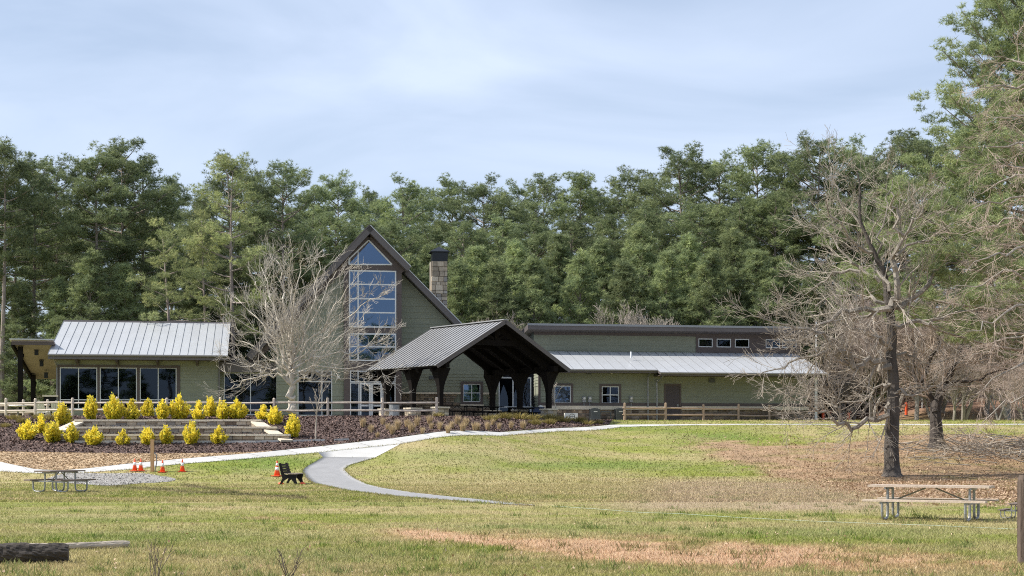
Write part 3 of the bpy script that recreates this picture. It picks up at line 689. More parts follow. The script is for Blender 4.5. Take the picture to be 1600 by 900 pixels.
# chimney: battered stone stack with each stone its own piece, black metal hood
KC = 6.0
cx0, cx1 = LX(675.5, KC), LX(699, KC); cz1 = LZ(687, 408, KC); cz0 = LZ(687, 520, KC); cw = cx1 - cx0
ch_ = MB(); ch_.box(cx0 - .12 + .04, cx1 - .03, KC + .04, KC + cw, 2.0, cz1 - .02)
cho = ch_.build('chimney', 'mortar', bld)
rr = random.Random(5); sm = []
for i in range(6):
    mb = MB(); d = .02 + .012 * i; e = .05
    v = [(0, 0, 0), (1, 0, 0), (1, 0, 1), (0, 0, 1)]
    mb.add([(0, 1, 0), (1, 1, 0), (1, 1, 1), (0, 1, 1), (0, .2, 0), (1, .2, 0), (1, .2, 1), (0, .2, 1), (e, 0, e), (1 - e, 0, e), (1 - e, 0, 1 - e), (e, 0, 1 - e)],
           [(0, 3, 2, 1), (4, 5, 9, 8), (5, 6, 10, 9), (6, 7, 11, 10), (7, 4, 8, 11), (8, 9, 10, 11), (0, 1, 5, 4), (1, 2, 6, 5), (2, 3, 7, 6), (3, 0, 4, 7)])
    sm.append(mb)
STONE = [[sm[0].mesh('stone', 'stone_pale'), sm[1].mesh('stone', 'stone_buff'), sm[2].mesh('stone', 'stone'), sm[4].mesh('stone', 'stone_grey')], [sm[2].mesh('stone', 'stone_buff'), sm[3].mesh('stone', 'stone_brown'), sm[4].mesh('stone', 'stone_grey'), sm[5].mesh('stone', 'stone_buff'), sm[0].mesh('stone', 'stone_pale')]]
_rs = random.Random(2)
def stone_piece(parent, x, y, z, w, d, h, m, rz=0):
    o = bpy.data.objects.new('stone', _rs.choice(STONE[m])); link(o); o.parent = parent; o.location = (x, y, z); o.scale = (w, d, h); o.rotation_euler = (0, 0, rz); return o
z = cz0 - .3
while z < cz1 - .03:
    h = min(rr.choice((.22, .30, .36)), cz1 - z)
    if cz1 - z - h < .1: h = cz1 - z
    bat = (cz1 - z) * .03; x = cx0 - bat - .02
    while x < cx1 - .02:
        w = min(rr.uniform(.28, .55), cx1 - x)
        if cx1 - x - w < .14: w = cx1 - x
        stone_piece(cho, x + .008, KC - .08 + rr.uniform(0, .03), z + .008, w - .016, .16, h - .016, 0); x += w
    # left flank
    y = KC + .09
    while y < KC + cw - .05:
        w = min(rr.uniform(.3, .6), KC + cw - y); o = stone_piece(cho, cx0 - bat - .03, y + w - .008, z + .008, w - .016, .16, h - .016, 0, -math.pi / 2); y += w
    z += h
hm = MB(); hm.box(cx0 - .0, cx1 + .02, KC - .05, KC + cw + .02, cz1, LZ(687, 393, KC)); zt = LZ(687, 392.6, KC); zp = LZ(687, 384, KC)
xm = (cx0 + cx1) / 2; ym = KC + cw / 2; e = .14
hm.add([(cx0 - e, KC - e, zt), (cx1 + e, KC - e, zt), (cx1 + e, KC + cw + e, zt), (cx0 - e, KC + cw + e, zt), (xm, ym, zp), (cx0 - e, KC - e, zt - .06), (cx1 + e, KC - e, zt - .06), (cx1 + e, KC + cw + e, zt - .06), (cx0 - e, KC + cw + e, zt - .06)],
       [(0, 1, 4), (1, 2, 4), (2, 3, 4), (3, 0, 4), (5, 6, 1, 0), (6, 7, 2, 1), (7, 8, 3, 2), (8, 5, 0, 3), (8, 7, 6, 5)])
hm.build('chimney_hood', 'black_metal', cho)

# ---- right wing
KF = 0.5
rx0 = LX(842, KF); rx1 = LX(1262, KF); rx2 = LX(1288, KF)
_zr = LZ(900, 548.5, 5.0) - .05; _z1 = LZ(900, 577, -.5); wtop = _z1 + (_zr - _z1) / 5.5 * (KF + .5) - .2; bz = LZ(900, 634, KF); sz = LZ(900, 637.5, KF)
W = [(LX(866, KF), LX(892, KF), LZ(880, 630, KF), LZ(880, 602.5, KF)), (LX(940, KF), LX(967, KF), LZ(950, 630.5, KF), LZ(950, 603.5, KF))]
D = (LX(1039.5, KF), LX(1062, KF), 0.02, LZ(1050, 602, KF))
lap_wall('wall', lambda z: rx0, lambda z: rx1, sz, wtop, KF, W + [D])
window(*W[0], KF - .02, (), (), gl='glass_sky', fw=.06); casing(*W[0], KF - .02)
window(*W[1], KF - .02, ((W[1][0] + W[1][1]) / 2,), ((W[1][2] + W[1][3]) / 2,), fw=.06); casing(*W[1], KF - .02)
bx('blind', 'frame_white', W[0][0] + .05, W[0][1] - .05, KF + .2, KF + .22, W[0][2], W[0][3])
mb = MB(); mb.box(D[0] + .03, D[1] - .03, KF - .03, KF + .04, .03, D[3] - .03); dr = mb.build('door', 'door_brown', bld)
mb = MB(); mb.box(D[1] - .2, D[1] - .1, KF - .075, KF - .034, .98, 1.12); mb.tube([(D[1] - .15, KF - .06, 1.05), (D[1] - .15, KF - .1, 1.05), (D[1] - .28, KF - .1, 1.05)], .014, 6); mb.build('door_handle', 'galvanised', dr)
mb = MB(); mb.box(D[0] - .09, D[0] + .026, KF - .05, KF + .06, 0, D[3] + .09); mb.box(D[1] - .026, D[1] + .09, KF - .05, KF + .06, 0, D[3] + .09); mb.box(D[0] + .026, D[1] - .026, KF - .05, KF + .06, D[3] - .026, D[3] + .09); mb.build('door_frame', 'trim_brown', bld)
for a_, b_ in ((rx0, D[0] - .1), (D[1] + .1, rx1)):
    bx('belt_trim', 'trim_brown', a_, b_, KF - .07, KF - .032, bz, bz + .2)
    bx('skirting_cap', 'stone_cap', a_, b_, KF - .20, KF + .02, sz - .1, bz - .003)
    bx('stone_backing', 'mortar', a_, b_, KF - .08, KF + .1, 0, sz - .101)
    stone_skin('stone_skirting', a_, b_, 0, sz - .1, KF - .08, (), 11 + int(a_))
lap = lap_wall('wall', lambda z: KF, lambda z: KR + .6, 0, wtop, 0)      # return wall facing left, built flat then turned
lap.rotation_euler = (0, 0, -math.pi / 2); lap.location = (rx0 - .02, KF + KF, 0)
lap.matrix_parent_inverse = Matrix.Identity(4)
lap.location = (rx0 + .0, KF + (KR + .6), 0)
bx('corner_board', 'trim_brown', rx0 - .035, rx0 + .10, KF - .045, KF + .08, 0, wtop)
bx('interior_wall', 'interior', rx0 + .3, rx1, 4.0, 4.1, 0, wtop)
bx('wall', 'siding', rx1 - .14, rx1, KF + .13, 5, 0, wtop)
# lower roof in two lengths
KU = 5.0; eE = -0.5
zR_ = LZ(900, 548.5, KU) - .05; z1_ = LZ(900, 577, eE); xm1 = LX(1027, eE); xr = LX(1290, eE - .3)
s1 = (zR_ - z1_) / (KU - eE)
metal_roof('roof', LX(846, eE), xm1, eE, z1_, KU, zR_, 11)
e2 = -1.2; z2_ = zR_ - s1 * (KU - e2)
metal_roof('roof', xm1 + .004, xr, e2, z2_, KU, zR_, 18)
bx('fascia_board', 'fascia', LX(846, eE), xm1 - .002, eE - .04, eE - .003, z1_ - .2, z1_ - .02); bx('fascia_board', 'fascia', xm1 + .004, xr, e2 - .04, e2 - .003, z2_ - .2, z2_ - .02)
bx('soffit', 'trim_brown', LX(846, eE), xm1, eE, KF - .04, z1_ - .2, z1_ - .17); bx('soffit', 'trim_brown', xm1 + .004, xr, e2, KF - .04, z2_ - .2, z2_ - .17)
mb = MB(); mb.tube([(LX(846, eE), eE - .09, z1_ - .05), (xm1, eE - .09, z1_ - .05)], .065, 8); mb.build('gutter', 'gutter', bld)
mb = MB(); mb.tube([(xm1 + .01, e2 - .09, z2_ - .05), (xr, e2 - .09, z2_ - .05)], .065, 8); mb.build('gutter', 'gutter', bld)
x = LX(1011, KF); mb = MB(); mb.tube([(x, eE - .05, z1_ - .1), (x, KF - .25, z1_ - .45), (x, KF - .25, .05)], .055, 6); mb.build('downspout', 'galvanised', bld)
x = LX(1025, KF); mb = MB(); mb.tube([(x + .15, e2 - .05, z2_ - .1), (x, KF - .25, z2_ - .6), (x, KF - .25, .05)], .055, 6); mb.build('downspout', 'galvanised', bld)
x, z = LP(986, 557, 2.2); mb = MB(); mb.tube([(x, 2.2, z - .1), (x, 2.2, z + .32)], .06, 10); mb.build('vent_pipe', 'frame_white', bld)
for p, q, w_ in ((920, 583, .25), (1112, 594.5, .4)):
    x, z = LP(p, q, KF); bx('wall_vent', 'unit_gray', x - w_ / 2, x + w_ / 2, KF - .1, KF - .032, z - w_ * .35, z + w_ * .35)
for p, q in ((955, 583.5), (1027, 596)):
    x, z = LP(p, q, KF); bx('wall_light', 'lamp_off', x - .06, x + .06, KF - .16, KF - .032, z - .05, z + .08)
for p in (912, 921, 985.5):
    x, z = LP(p, 625, KF); mb = MB(); mb.box(x - .11, x + .11, KF - .18, KF - .034, z - .15, z + .22); mb.tube([(x, KF - .09, z - .15), (x, KF - .09, sz - .35)], .03, 6); mt = mb.build('electric_meter', 'meter_gray', bld)
    mb = MB(); mb.tube([(x, KF - .185, z + .1), (x, KF - .25, z + .1)], .075, 12); mb.build('meter_dial', 'lamp_off', mt)
# upper block behind
KT = 5.1; ux0 = LX(834, KT); ux1 = LX(1250, KT); uz0 = zR_ - .1; uz1 = LZ(900, 518, KT)
cw_ = [(LX(a, KT), LX(a + 22.5, KT), LZ(1100, 542.5, KT), LZ(1100, 529, KT)) for a in (1091, 1119.5, 1148, 1196, 1222)]
lap_wall('wall', lambda z: ux0, lambda z: ux1, uz0, uz1 + .4, KT, cw_)
for c_ in cw_: window(*c_, KT - .03, (), (), fw=.06, name='clerestory_window')
mb = MB(); a, b = KT - .06, KT + .02
mb.box(LX(1087, KT), ux1, a, b, cw_[0][3] + .004, cw_[0][3] + .13); mb.box(LX(1087, KT), ux1, a, b, uz0, cw_[0][2] - .004)
es = [LX(1087, KT)] + [q for c_ in cw_ for q in (c_[0], c_[1])] + [ux1]
for i in range(0, len(es), 2): mb.box(es[i] + .003, es[i + 1] - .003, a + .004, b, cw_[0][2] - .004, cw_[0][3] + .004)
mb.build('window_surround', 'trim_brown', bld)
bx('frieze_board', 'trim_brown', ux0, ux1, KT - .07, KT - .032, uz1 - .25, uz1 + .1)
bx('wall', 'siding', ux0, ux0 + .14, KT + .13, 14, 2, uz1 + .2); bx('wall', 'siding', ux1 - .14, ux1, KT + .13, 14, 2, uz1 + .2)
bx('interior_wall', 'interior', ux0 + .2, ux1 - .2, 9, 9.1, 2, uz1)
kt0 = KT - 1.1; tz0 = LZ(825, 506, kt0); txL, txR = LX(825, kt0), LX(1264, kt0)
mb = MB(); mb.add([(txL, kt0, tz0), (txR, kt0, tz0), (txR, 16, tz0 - 1.2), (txL, 16, tz0 - 1.2), (txL, kt0, tz0 - .36), (txR, kt0, tz0 - .36), (txR, 16, tz0 - 1.56), (txL, 16, tz0 - 1.56)], [(0, 1, 2, 3), (7, 6, 5, 4), (0, 4, 5, 1), (1, 5, 6, 2), (2, 6, 7, 3), (3, 7, 4, 0)])
ro = mb.build('roof', 'fascia', bld); bx('roof_edge', 'roof_seam', txL - .03, txR + .03, kt0 - .05, kt0 - .004, tz0 - .1, tz0 + .04, parent=ro)
# porch post at the far right end and dark recess
bx('porch_post', 'frame_white', LX(1273, -.6), LX(1276.5, -.6), -.68, -.55, 0, z2_ - .16)
bx('interior_wall', 'siding', rx1, rx2, 4.5, 4.6, 0, wtop)

# ------------------------------------------------------------------ timber pavilion
PT = R(36.6)
PW, PL = 9.7, 7.7; PZE = 6.2 - PAD; PZR = 8.97 - PAD
pvx, pvy = -2.68, 92.98
pav = thing('timber_pavilion', 'open dark timber pavilion with grey ribbed metal gable roof and flared posts on stone piers', 'pavilion', (pvx, pvy, PAD), PT)
hw = PW / 2; hl = PL / 2; slp = (PZR - PZE) / hw
for sx in (-1, 1):
    L_ = math.hypot(hw, PZR - PZE); ux, uz = sx * hw / L_, -(PZR - PZE) / L_; nx_, nz_ = -uz * sx, hw / L_
    nx_ = sx * (PZR - PZE) / L_
    def RP(u, y, h): return (ux * u + nx_ * h, y, PZR + uz * u + nz_ * h)
    def rbox(mb, u0, u1, y0, y1, h0, h1):
        v = [RP(u0, y0, h0), RP(u1, y0, h0), RP(u1, y1, h0), RP(u0, y1, h0), RP(u0, y0, h1), RP(u1, y0, h1), RP(u1, y1, h1), RP(u0, y1, h1)]
        mb.add(v, [(0, 3, 2, 1), (4, 5, 6, 7), (0, 1, 5, 4), (1, 2, 6, 5), (2, 3, 7, 6), (3, 0, 4, 7)])
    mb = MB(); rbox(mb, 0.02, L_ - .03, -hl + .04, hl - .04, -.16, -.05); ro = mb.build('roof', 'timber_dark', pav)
    mb = MB(); rbox(mb, 0.0, L_, -hl, hl, -.04, -.01); n = 19
    for i in range(n + 1):                                   # wide flat ribs, their shadow put into the dark colour
        y = -hl + .02 + (PL - .04) * i / n; mb.cur = 1; rbox(mb, 0.0, L_ + .005, y - .055, y + .055, -.008, .010)
    mb.build('roof_sheet', ['pavilion_metal', 'roof_rib_shade'], ro)
    mb = MB(); rbox(mb, 0.0, L_ + .01, -hl - .05, -hl - .004, -.2, .04); mb.build('barge_board', 'fascia', ro)
    for y in (-2.9, -1.45, 0, 1.45, 2.9):
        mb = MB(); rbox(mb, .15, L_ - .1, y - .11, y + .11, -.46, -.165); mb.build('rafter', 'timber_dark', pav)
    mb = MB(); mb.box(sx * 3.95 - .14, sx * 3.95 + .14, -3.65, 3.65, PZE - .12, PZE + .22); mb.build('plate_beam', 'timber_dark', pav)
    for y in (-2.9, 0, 2.9):
        x = sx * 3.95
        pm_ = MB(); zt = PZE - .121
        def ring(hx, hy, z): return [(x - hx, y - hy, z), (x + hx, y - hy, z), (x + hx, y + hy, z), (x - hx, y + hy, z)]
        rs = [ring(.135, .135, .66), ring(.135, .135, 1.55), ring(.165, .16, 1.85), ring(.235, .21, 2.15), ring(.33, .28, 2.45), ring(.46, .38, zt)]
        v = [p for r_ in rs for p in r_]; f = [(3, 2, 1, 0), tuple(range(len(v) - 4, len(v)))]
        for i in range(len(rs) - 1):
            for j in range(4): f.append((i * 4 + j, i * 4 + (j + 1) % 4, i * 4 + 4 + (j + 1) % 4, i * 4 + 4 + j))
        pm_.add(v, f); po = pm_.build('post', 'timber_dark', pav)
        pi = bx('pier', 'mortar', x - .33, x + .33, y - .33, y + .33, 0, .56, parent=pav)
        bx('pier_cap', 'stone_cap', x - .41, x + .41, y - .41, y + .41, .562, .655, parent=pi)
        r5 = random.Random(int(x * 10 + y * 100))
        for (fx, fy, rz) in ((-.33, -.37, 0), (-.37, .33, -math.pi / 2), (.37, -.33, math.pi / 2)):
            z = 0
            while z < .55:
                h = min(r5.choice((.14, .19)), .56 - z)
                if .56 - z - h < .06: h = .56 - z
                u = 0; tot = .66
                while u < tot - .01:
                    w = min(r5.uniform(.2, .4), tot - u)
                    if tot - u - w < .1: w = tot - u
                    c_, s_ = math.cos(rz), math.sin(rz)
                    stone_piece(pi, x + fx + c_ * (u + .006), y + fy + s_ * (u + .006), z + .006, w - .012, .06, h - .012, 0, rz); u += w
                z += h
mb = MB(); mb.box(-.18, .18, -hl - .06, hl + .02, PZR - .01, PZR + .05); mb.build('ridge_cap', 'pavilion_metal', pav)
for y in (-2.9, 0, 2.9):                                     # king-post trusses
    zc = PZR - 1.28; xw = (PZR - zc - .3) / slp
    t_ = MB(); t_.box(-xw + .02, xw - .02, y - .10, y + .10, zc - .16, zc + .16); t_.build('tie_beam', 'timber_dark', pav)
    t_ = MB(); t_.box(-.13, .13, y - .09, y + .09, zc + .165, PZR - .4); t_.build('king_post', 'timber_dark', pav)
    for s_ in (-1, 1):
        t_ = MB(); t_.beam((s_ * .16, y, zc + .2), (s_ * .75, y, PZR - .75), .14, .14); t_.beam((s_ * 1.0, y, zc + .17), (s_ * .85, y, PZR - .80), .13, .13); t_.build('strut', 'timber_dark', pav)
        t_ = MB(); zz0 = PZE + .1
        pts = [(s_ * 3.75, y, PZE + .02), (s_ * 3.2, y, PZE + .50), (s_ * 2.6, y, PZE + .85), (s_ * (xw + .05), y, zc - .12)]
        for p, q in zip(pts[:-1], pts[1:]): t_.beam(p, q, .18, .3)
        t_.build('curved_brace', 'timber_dark', pav)
mb = MB(); mb.box(-.12, .12, -3.6, 3.6, PZR - .42, PZR - .2); mb.build('ridge_beam', 'timber_dark', pav)

# ------------------------------------------------------------------ stone seating terraces
ter = thing('stone_terrace', 'three-tier tan stone seating terrace set into the mulch bank behind yellow shrubs', 'terrace', (0, 0, 0))
tiers = [(75.5, 690, 678, 94, 452), (77.3, 678, 666.5, 104, 432), (79.1, 666.5, 655.5, 118, 410)]
rr = random.Random(8)
for d, pb, ptp, xl, xr_ in tiers:
    x0 = (xl - 800) / FOC * d; x1 = (xr_ - 800) / FOC * d; z0 = EYE - (pb + 2.5 - HZ) / FOC * d - .02; z1 = EYE - (ptp - HZ) / FOC * d
    mb = MB(); mb.box(x0, x1, d + .03, d + 2.0, z0 - .6, z1 - .1); tr_ = mb.build('tier', 'mortar', ter)
    x = x0 - .05
    while x < x1 - .05:
        w = min(rr.uniform(.7, 1.25), x1 + .05 - x); stone_c = MB(); stone_c.box(0, w - .015, 0, .45, 0, .1); o = stone_c.build('cap_stone', 'stone_cap', tr_); o.location = (x, d - .12 + rr.uniform(-.015, .015), z1 - .098 + rr.uniform(-.006, .006)); x += w
    z = z1 - .10; rows = []
    nrow = 2; hh = (z1 - .1 - z0) / nrow
    for i in range(nrow):
        x = x0; zz = z0 + i * hh
        while x < x1 - .02:
            w = min(rr.uniform(.28, .62), x1 - x)
            if x1 - x - w < .16: w = x1 - x
            if rr.random() < .25 and w > .4:
                stone_piece(tr_, x + .008, d - .05 + rr.uniform(-.03, .02), zz + .006, w - .016, .1, hh * .5 - .01, 1); stone_piece(tr_, x + .008, d - .05 + rr.uniform(-.03, .02), zz + hh * .5 + .004, w - .016, .1, hh * .5 - .01, 1)
            else: stone_piece(tr_, x + .008, d - .05 + rr.uniform(-.03, .02), zz + .006, w - .016, .1, hh - .012, 1)
            x += w
for a, b, nm in (((398, 657.5, 79.2), (449, 688, 75.3), 1), ((124, 658, 79.2), (93, 673, 76.6), 2)):   # sloping end walls
    p = at(*a); q = at(*b); mb = MB()
    w_ = .25
    v = [(p.x - w_, p.y, p.z - 1.2), (p.x + w_, p.y, p.z - 1.2), (q.x + w_, q.y, q.z - 1.2), (q.x - w_, q.y, q.z - 1.2), (p.x - w_, p.y, p.z - .08), (p.x + w_, p.y, p.z - .08), (q.x + w_, q.y, q.z - .08), (q.x - w_, q.y, q.z - .08)]
    mb.add(v, [(0, 3, 2, 1), (4, 5, 6, 7), (0, 1, 5, 4), (1, 2, 6, 5), (2, 3, 7, 6), (3, 0, 4, 7)]); ew = mb.build('end_wall', 'stone', ter)
    mb = MB(); mb.beam((p.x, p.y + .15, p.z - .02), (q.x, q.y - .15, q.z - .02), .62, .09); mb.build('end_cap', 'stone_cap', ew)
cs = MB(); e0 = hit(118, 692); e1 = hit(400, 692)
for a_ in np.linspace(0, 1, 40)[:-1]:
    p = e0.lerp(e1, a_); q = e0.lerp(e1, a_ + 1 / 39); cs.beam((p.x, p.y, gz(p.x, p.y) + .05), (q.x, q.y, gz(q.x, q.y) + .05), .25, .12)
kind(cs.build('concrete_edging', 'concrete'), 'structure')
cs = MB()
for pts in ([(398, 692), (437, 691), (508, 689.6)], [(522, 689.2), (545, 688.4)]):
    P_ = [hit(*p) for p in pts]
    for p, q in zip(P_[:-1], P_[1:]): cs.beam((p.x, p.y, p.z + .06), (q.x, q.y, q.z + .06), .15, .1)
kind(cs.build('concrete_edging', 'concrete'), 'structure')

# ------------------------------------------------------------------ split-rail fences
def fence(name, label, posts, zr, m, h=1.12, seed=1):
    """posts: list of ground points; two rails threaded between each pair"""
    rr = random.Random(seed); f = thing(name, label, 'fence', posts[0]); o0 = Vector(posts[0])
    for p in posts:
        p = Vector(p) - o0; mb = MB(); hh = h * rr.uniform(.97, 1.04); lx_, ly_ = rr.uniform(-.02, .02), rr.uniform(-.02, .02)
        mb.tube([(p.x, p.y, p.z - .3), (p.x + lx_, p.y + ly_, p.z + hh - .05), (p.x + lx_, p.y + ly_, p.z + hh)], [.085, .078, .05], 7); mb.build('post', m, f)
    for p, q in zip(posts[:-1], posts[1:]):
        p = Vector(p) - o0; q = Vector(q) - o0; d = (q - p).normalized()
        for z in zr:
            a = p - d * .15 + Vector((0, 0, z + rr.uniform(-.02, .02))); b = q + d * .15 + Vector((0, 0, z + rr.uniform(-.02, .02))); mid = (a + b) / 2 + Vector((0, rr.uniform(-.02, .02), rr.uniform(-.03, .02)))
            mb = MB(); mb.tube([a, a.lerp(b, .06), mid, a.lerp(b, .94), b], [.032, .062, .066, .060, .03], 6); mb.build('rail', m, f)
    return f
def fp(px, d): x = (px - 800) / FOC * d; return Vector((x, d, gz(x, d)))
fence('split_rail_fence', 'pale split-rail fence running along the top of the mulch bed before the lodge', [fp(-40, 88.6), fp(9.5, 87.4), fp(55, 86.6), fp(113, 86.0), fp(183, 85.8), fp(260.5, 85.8), fp(344, 85.9), fp(428, 86.0), fp(512.5, 86.1), fp(597.5, 86.2), fp(682, 86.3)], (.40, .82), 'rail_wood', seed=3)
fence('split_rail_fence', 'short far length of pale split-rail fence behind the first, at left edge', [fp(-30, 91.5), fp(37, 91.0), fp(75, 90.6)], (.40, .82), 'rail_wood', seed=9)
fence('split_rail_fence', 'tan split-rail fence along the walk in front of the right wing', [fp(976, 97.2), fp(1040, 98.0), fp(1099, 99.0), fp(1153.5, 100.0), fp(1202, 101.2), fp(1241.5, 102.6), fp(1277, 104.5)], (.40, .82), 'rail_wood_brown', seed=5)

# ------------------------------------------------------------------ objects beside the building
def bl(x, k): return Vector((OX, OY, PAD)) + EX * x + EY * k
x = LX(840, -1.2); p = bl(x, -1.2)
t = thing('trash_bin', 'dark blue square litter bin with white lid at the pavilion end', 'bin', p, PHI)
mb = MB(); mb.prism([(-.30, 0), (.30, 0), (.36, .80), (-.36, .80)], 'y', -.3, .3); mb.build('bin_body', 'blue_plastic', t)
mb = MB(); mb.box(-.39, .39, -.33, .33, .80, .86); mb.build('rim', 'blue_plastic', t)
mb = MB(); mb.lathe([(.16, .862), (.16, .9), (.1, .96), (.02, .98)], 14, (.2, 0, 0)); mb.build('lid_knob', 'unit_white', t)
for p0, p1, q1, lab in ((922, 936, 639, 'left of two dark grey condenser units against the stone skirting'), (961.5, 975, 639, 'right of two dark grey condenser units, beside the fence end')):
    k = -.6; xa, xb = LX(p0, k), LX(p1, k); h = LZ(p0, q1, k); pc = bl((xa + xb) / 2, k); w = xb - xa
    t = thing('condenser_unit', lab, 'condenser', pc, PHI, 'condenser units along the right wing')
    mb = MB(); mb.box(-w / 2, w / 2, -w / 2, w / 2, .05, h - .06)
    for i in range(9): mb.box(-w / 2 + .03, w / 2 - .03, -w / 2 - .015, -w / 2 + .001, .12 + i * (h - .25) / 9, .12 + (i + .55) * (h - .25) / 9)
    mb.build('cabinet', 'unit_gray', t); mb = MB(); mb.box(-w / 2 - .02, w / 2 + .02, -w / 2 - .02, w / 2 + .02, h - .058, h); mb.lathe([(w * .38, h + .001), (w * .38, h + .03), (.05, h + .05)], 16); mb.build('fan_top', 'unit_gray', t)
    mb = MB(); mb.box(-w / 2 - .1, w / 2 + .1, -w / 2 - .1, w / 2 + .1, 0, .049); mb.build('base_pad', 'concrete', t)
    mb = MB(); mb.box(-.12, .12, -w / 2 - .021, -w / 2 - .016, h - .2, h - .14); mb.build('badge', 'lamp_off', t)
k = -.9; pc = bl(LX(892, k), k)
t = thing('heat_pump', 'low cream heat pump with round fan grille before the stone skirting', 'heat pump', pc, PHI)
mb = MB(); mb.box(-.42, .42, -.16, .16, .08, .50); mb.build('cabinet', 'unit_white', t)
mb = MB(); mb.tube([(.05 + .17 * math.cos(a), -.17, .28 + .17 * math.sin(a)) for a in np.linspace(0, 2 * math.pi, 20)], .018, 5); mb.tube([(-.12, -.17, .28), (.22, -.17, .28)], .01, 5); mb.tube([(.05, -.17, .11), (.05, -.17, .45)], .01, 5); mb.build('fan_grille', 'unit_gray', t)
for s_ in (-.3, .3):
    mb = MB(); mb.box(s_ - .04, s_ + .04, -.18, .18, 0, .079); mb.build('foot', 'unit_gray', t)
k = -.7; pc = bl(LX(946, k), k)
t = thing('bike_rack', 'low grey hoop rack between the two condenser units', 'rack', pc, PHI)
mb = MB(); mb.tube([(-.35, 0, 0), (-.35, 0, .5), (-.28, 0, .6), (.28, 0, .6), (.35, 0, .5), (.35, 0, 0)], .04, 8); mb.build('hoop', 'unit_gray', t)
mb = MB(); mb.box(-.45, .45, -.06, .06, 0, .03); mb.build('base_plate', 'unit_gray', t)

def adirondack(name, label, pos, rz, m, group):
    t = thing(name, label, 'chair', pos, rz, group)
    for i in range(5):
        x = -.24 + .12 * i; h = 1.0 - .05 * abs(i - 2)
        mb = MB(); mb.add([(x - .05, .18, .36), (x + .05, .18, .36), (x + .05, .46, h), (x - .05, .46, h), (x - .05, .21, .36), (x + .05, .21, .36), (x + .05, .49, h), (x - .05, .49, h)], [(0, 1, 2, 3), (5, 4, 7, 6), (0, 4, 5, 1), (1, 5, 6, 2), (2, 6, 7, 3), (3, 7, 4, 0)]); mb.build('back_slat', m, t)
    mb = MB()
    for i in range(4): mb.box(-.28, .28, -.32 + .13 * i, -.21 + .13 * i, .36 - .02 * i, .385 - .02 * i)
    mb.build('seat', m, t)
    for s_ in (-1, 1):
        mb = MB(); mb.box(s_ * .34 - .07, s_ * .34 + .07, -.42, .28, .56, .59); mb.build('armrest', m, t)
        mb = MB(); mb.box(s_ * .31 - .03, s_ * .31 + .03, -.36, -.26, 0, .559); mb.build('leg', m, t)
        mb = MB(); mb.beam((s_ * .25, -.3, .33), (s_ * .25, .55, .05), .035, .11); mb.build('leg', m, t)
    return t
for i, (p, m, lab) in enumerate(((66, 'chair_white', 'white slatted garden chair left of the stone corner pier'), (90, 'chair_white', 'white slatted garden chair right of the stone corner pier'), (153, 'chair_brown', 'brown slatted garden chair before the leftmost windows'), (190, 'chair_brown', 'brown slatted garden chair before the middle window of the left wing'), (222, 'chair_brown', 'brown slatted garden chair before the right window of the left wing'))):
    d = 88.3; q = fp(p, d); adirondack('garden_chair', lab, q, R((172, 186, 175, 180, 170)[i]), m, 'garden chairs behind the fence')
q = fp(28, 89.2); t = thing('patio_table', 'small pale round table seen through the fence at the left edge', 'table', q)
mb = MB(); mb.lathe([(.5, .70), (.52, .72), (.5, .745)], 20); mb.build('table_top', 'chair_white', t); mb = MB(); mb.lathe([(.22, 0), (.2, .04), (.05, .06), (.05, .699)], 12); mb.build('pedestal', 'gutter', t)

# ------------------------------------------------------------------ picnic tables
def picnic(name, label, pos, rz, L_=2.44, wood='table_wood', metal='galvanised', sc=1.0, inset=.42, group=None):
    """steel-tube picnic table: planks along local x, two looped tube frames"""
    t = thing(name, label, 'picnic table', pos, rz, group); t.scale = (sc, sc, sc)
    rr = random.Random(int(L_ * 100 + pos[0] * 7))
    pl = MB(); pl.box(-L_ / 2, L_ / 2, -.068, .068, 0, .045); me = pl.mesh('plank', wood)
    def plank(y, z):
        o = bpy.data.objects.new('plank', me); link(o); o.parent = t; o.location = (rr.uniform(-.008, .008), y, z + rr.uniform(-.003, .003))
    for i in range(5): plank(-.29 + .145 * i, .715)
    for s_ in (-1, 1):
        for j in (0, 1): plank(s_ * (.60 + .145 * j), .41)
    for s_ in (-1, 1):
        x = s_ * (L_ / 2 - inset)
        for q in (-1, 1):
            mb = MB(); c = []
            pts = [(x, q * .76, .405), (x, q * .76, .18), (x, q * .745, .10), (x, q * .70, .05), (x, q * .62, .03), (x, q * .40, .03), (x, q * .31, .05), (x, q * .265, .10), (x, q * .25, .18), (x, q * .24, .70)]
            mb.tube(pts, .030, 8); mb.build('leg', metal, t)
        mb = MB(); mb.beam((x + .035 * s_, -.78, .385), (x + .035 * s_, .78, .385), .035, .05); mb.beam((x + .035 * s_, -.34, .69), (x + .035 * s_, .34, .69), .035, .045); mb.build('cross_bar', metal, t)
        mb = MB(); mb.tube([(x, 0, .38), (x * .12, 0, .70)], .018, 6); mb.build('brace', metal, t)
    return t
pL = hit(94, 769); picnic('picnic_table', 'weathered steel-framed picnic table on the grass beside the gravel patch', (pL.x, pL.y, 0 + pL.z), R(90 - 24), 1.83, 'table_wood_dark', group='picnic tables on the lawn')
pR = at(1462, 815, 33.2); picnic('picnic_table', 'large picnic table with pale sunlit planks under the dark-trunked bare tree', (pR.x, 33.6, 0), R(-27), 2.6, group='picnic tables on the lawn')
pS = at(1588, 812, 34); picnic('picnic_table', 'small low dark picnic table partly hidden behind the wooden post', (pS.x + .12, 34.2, 0), R(60), 1.7, 'table_wood_dark', sc=.46, group='picnic tables on the lawn')
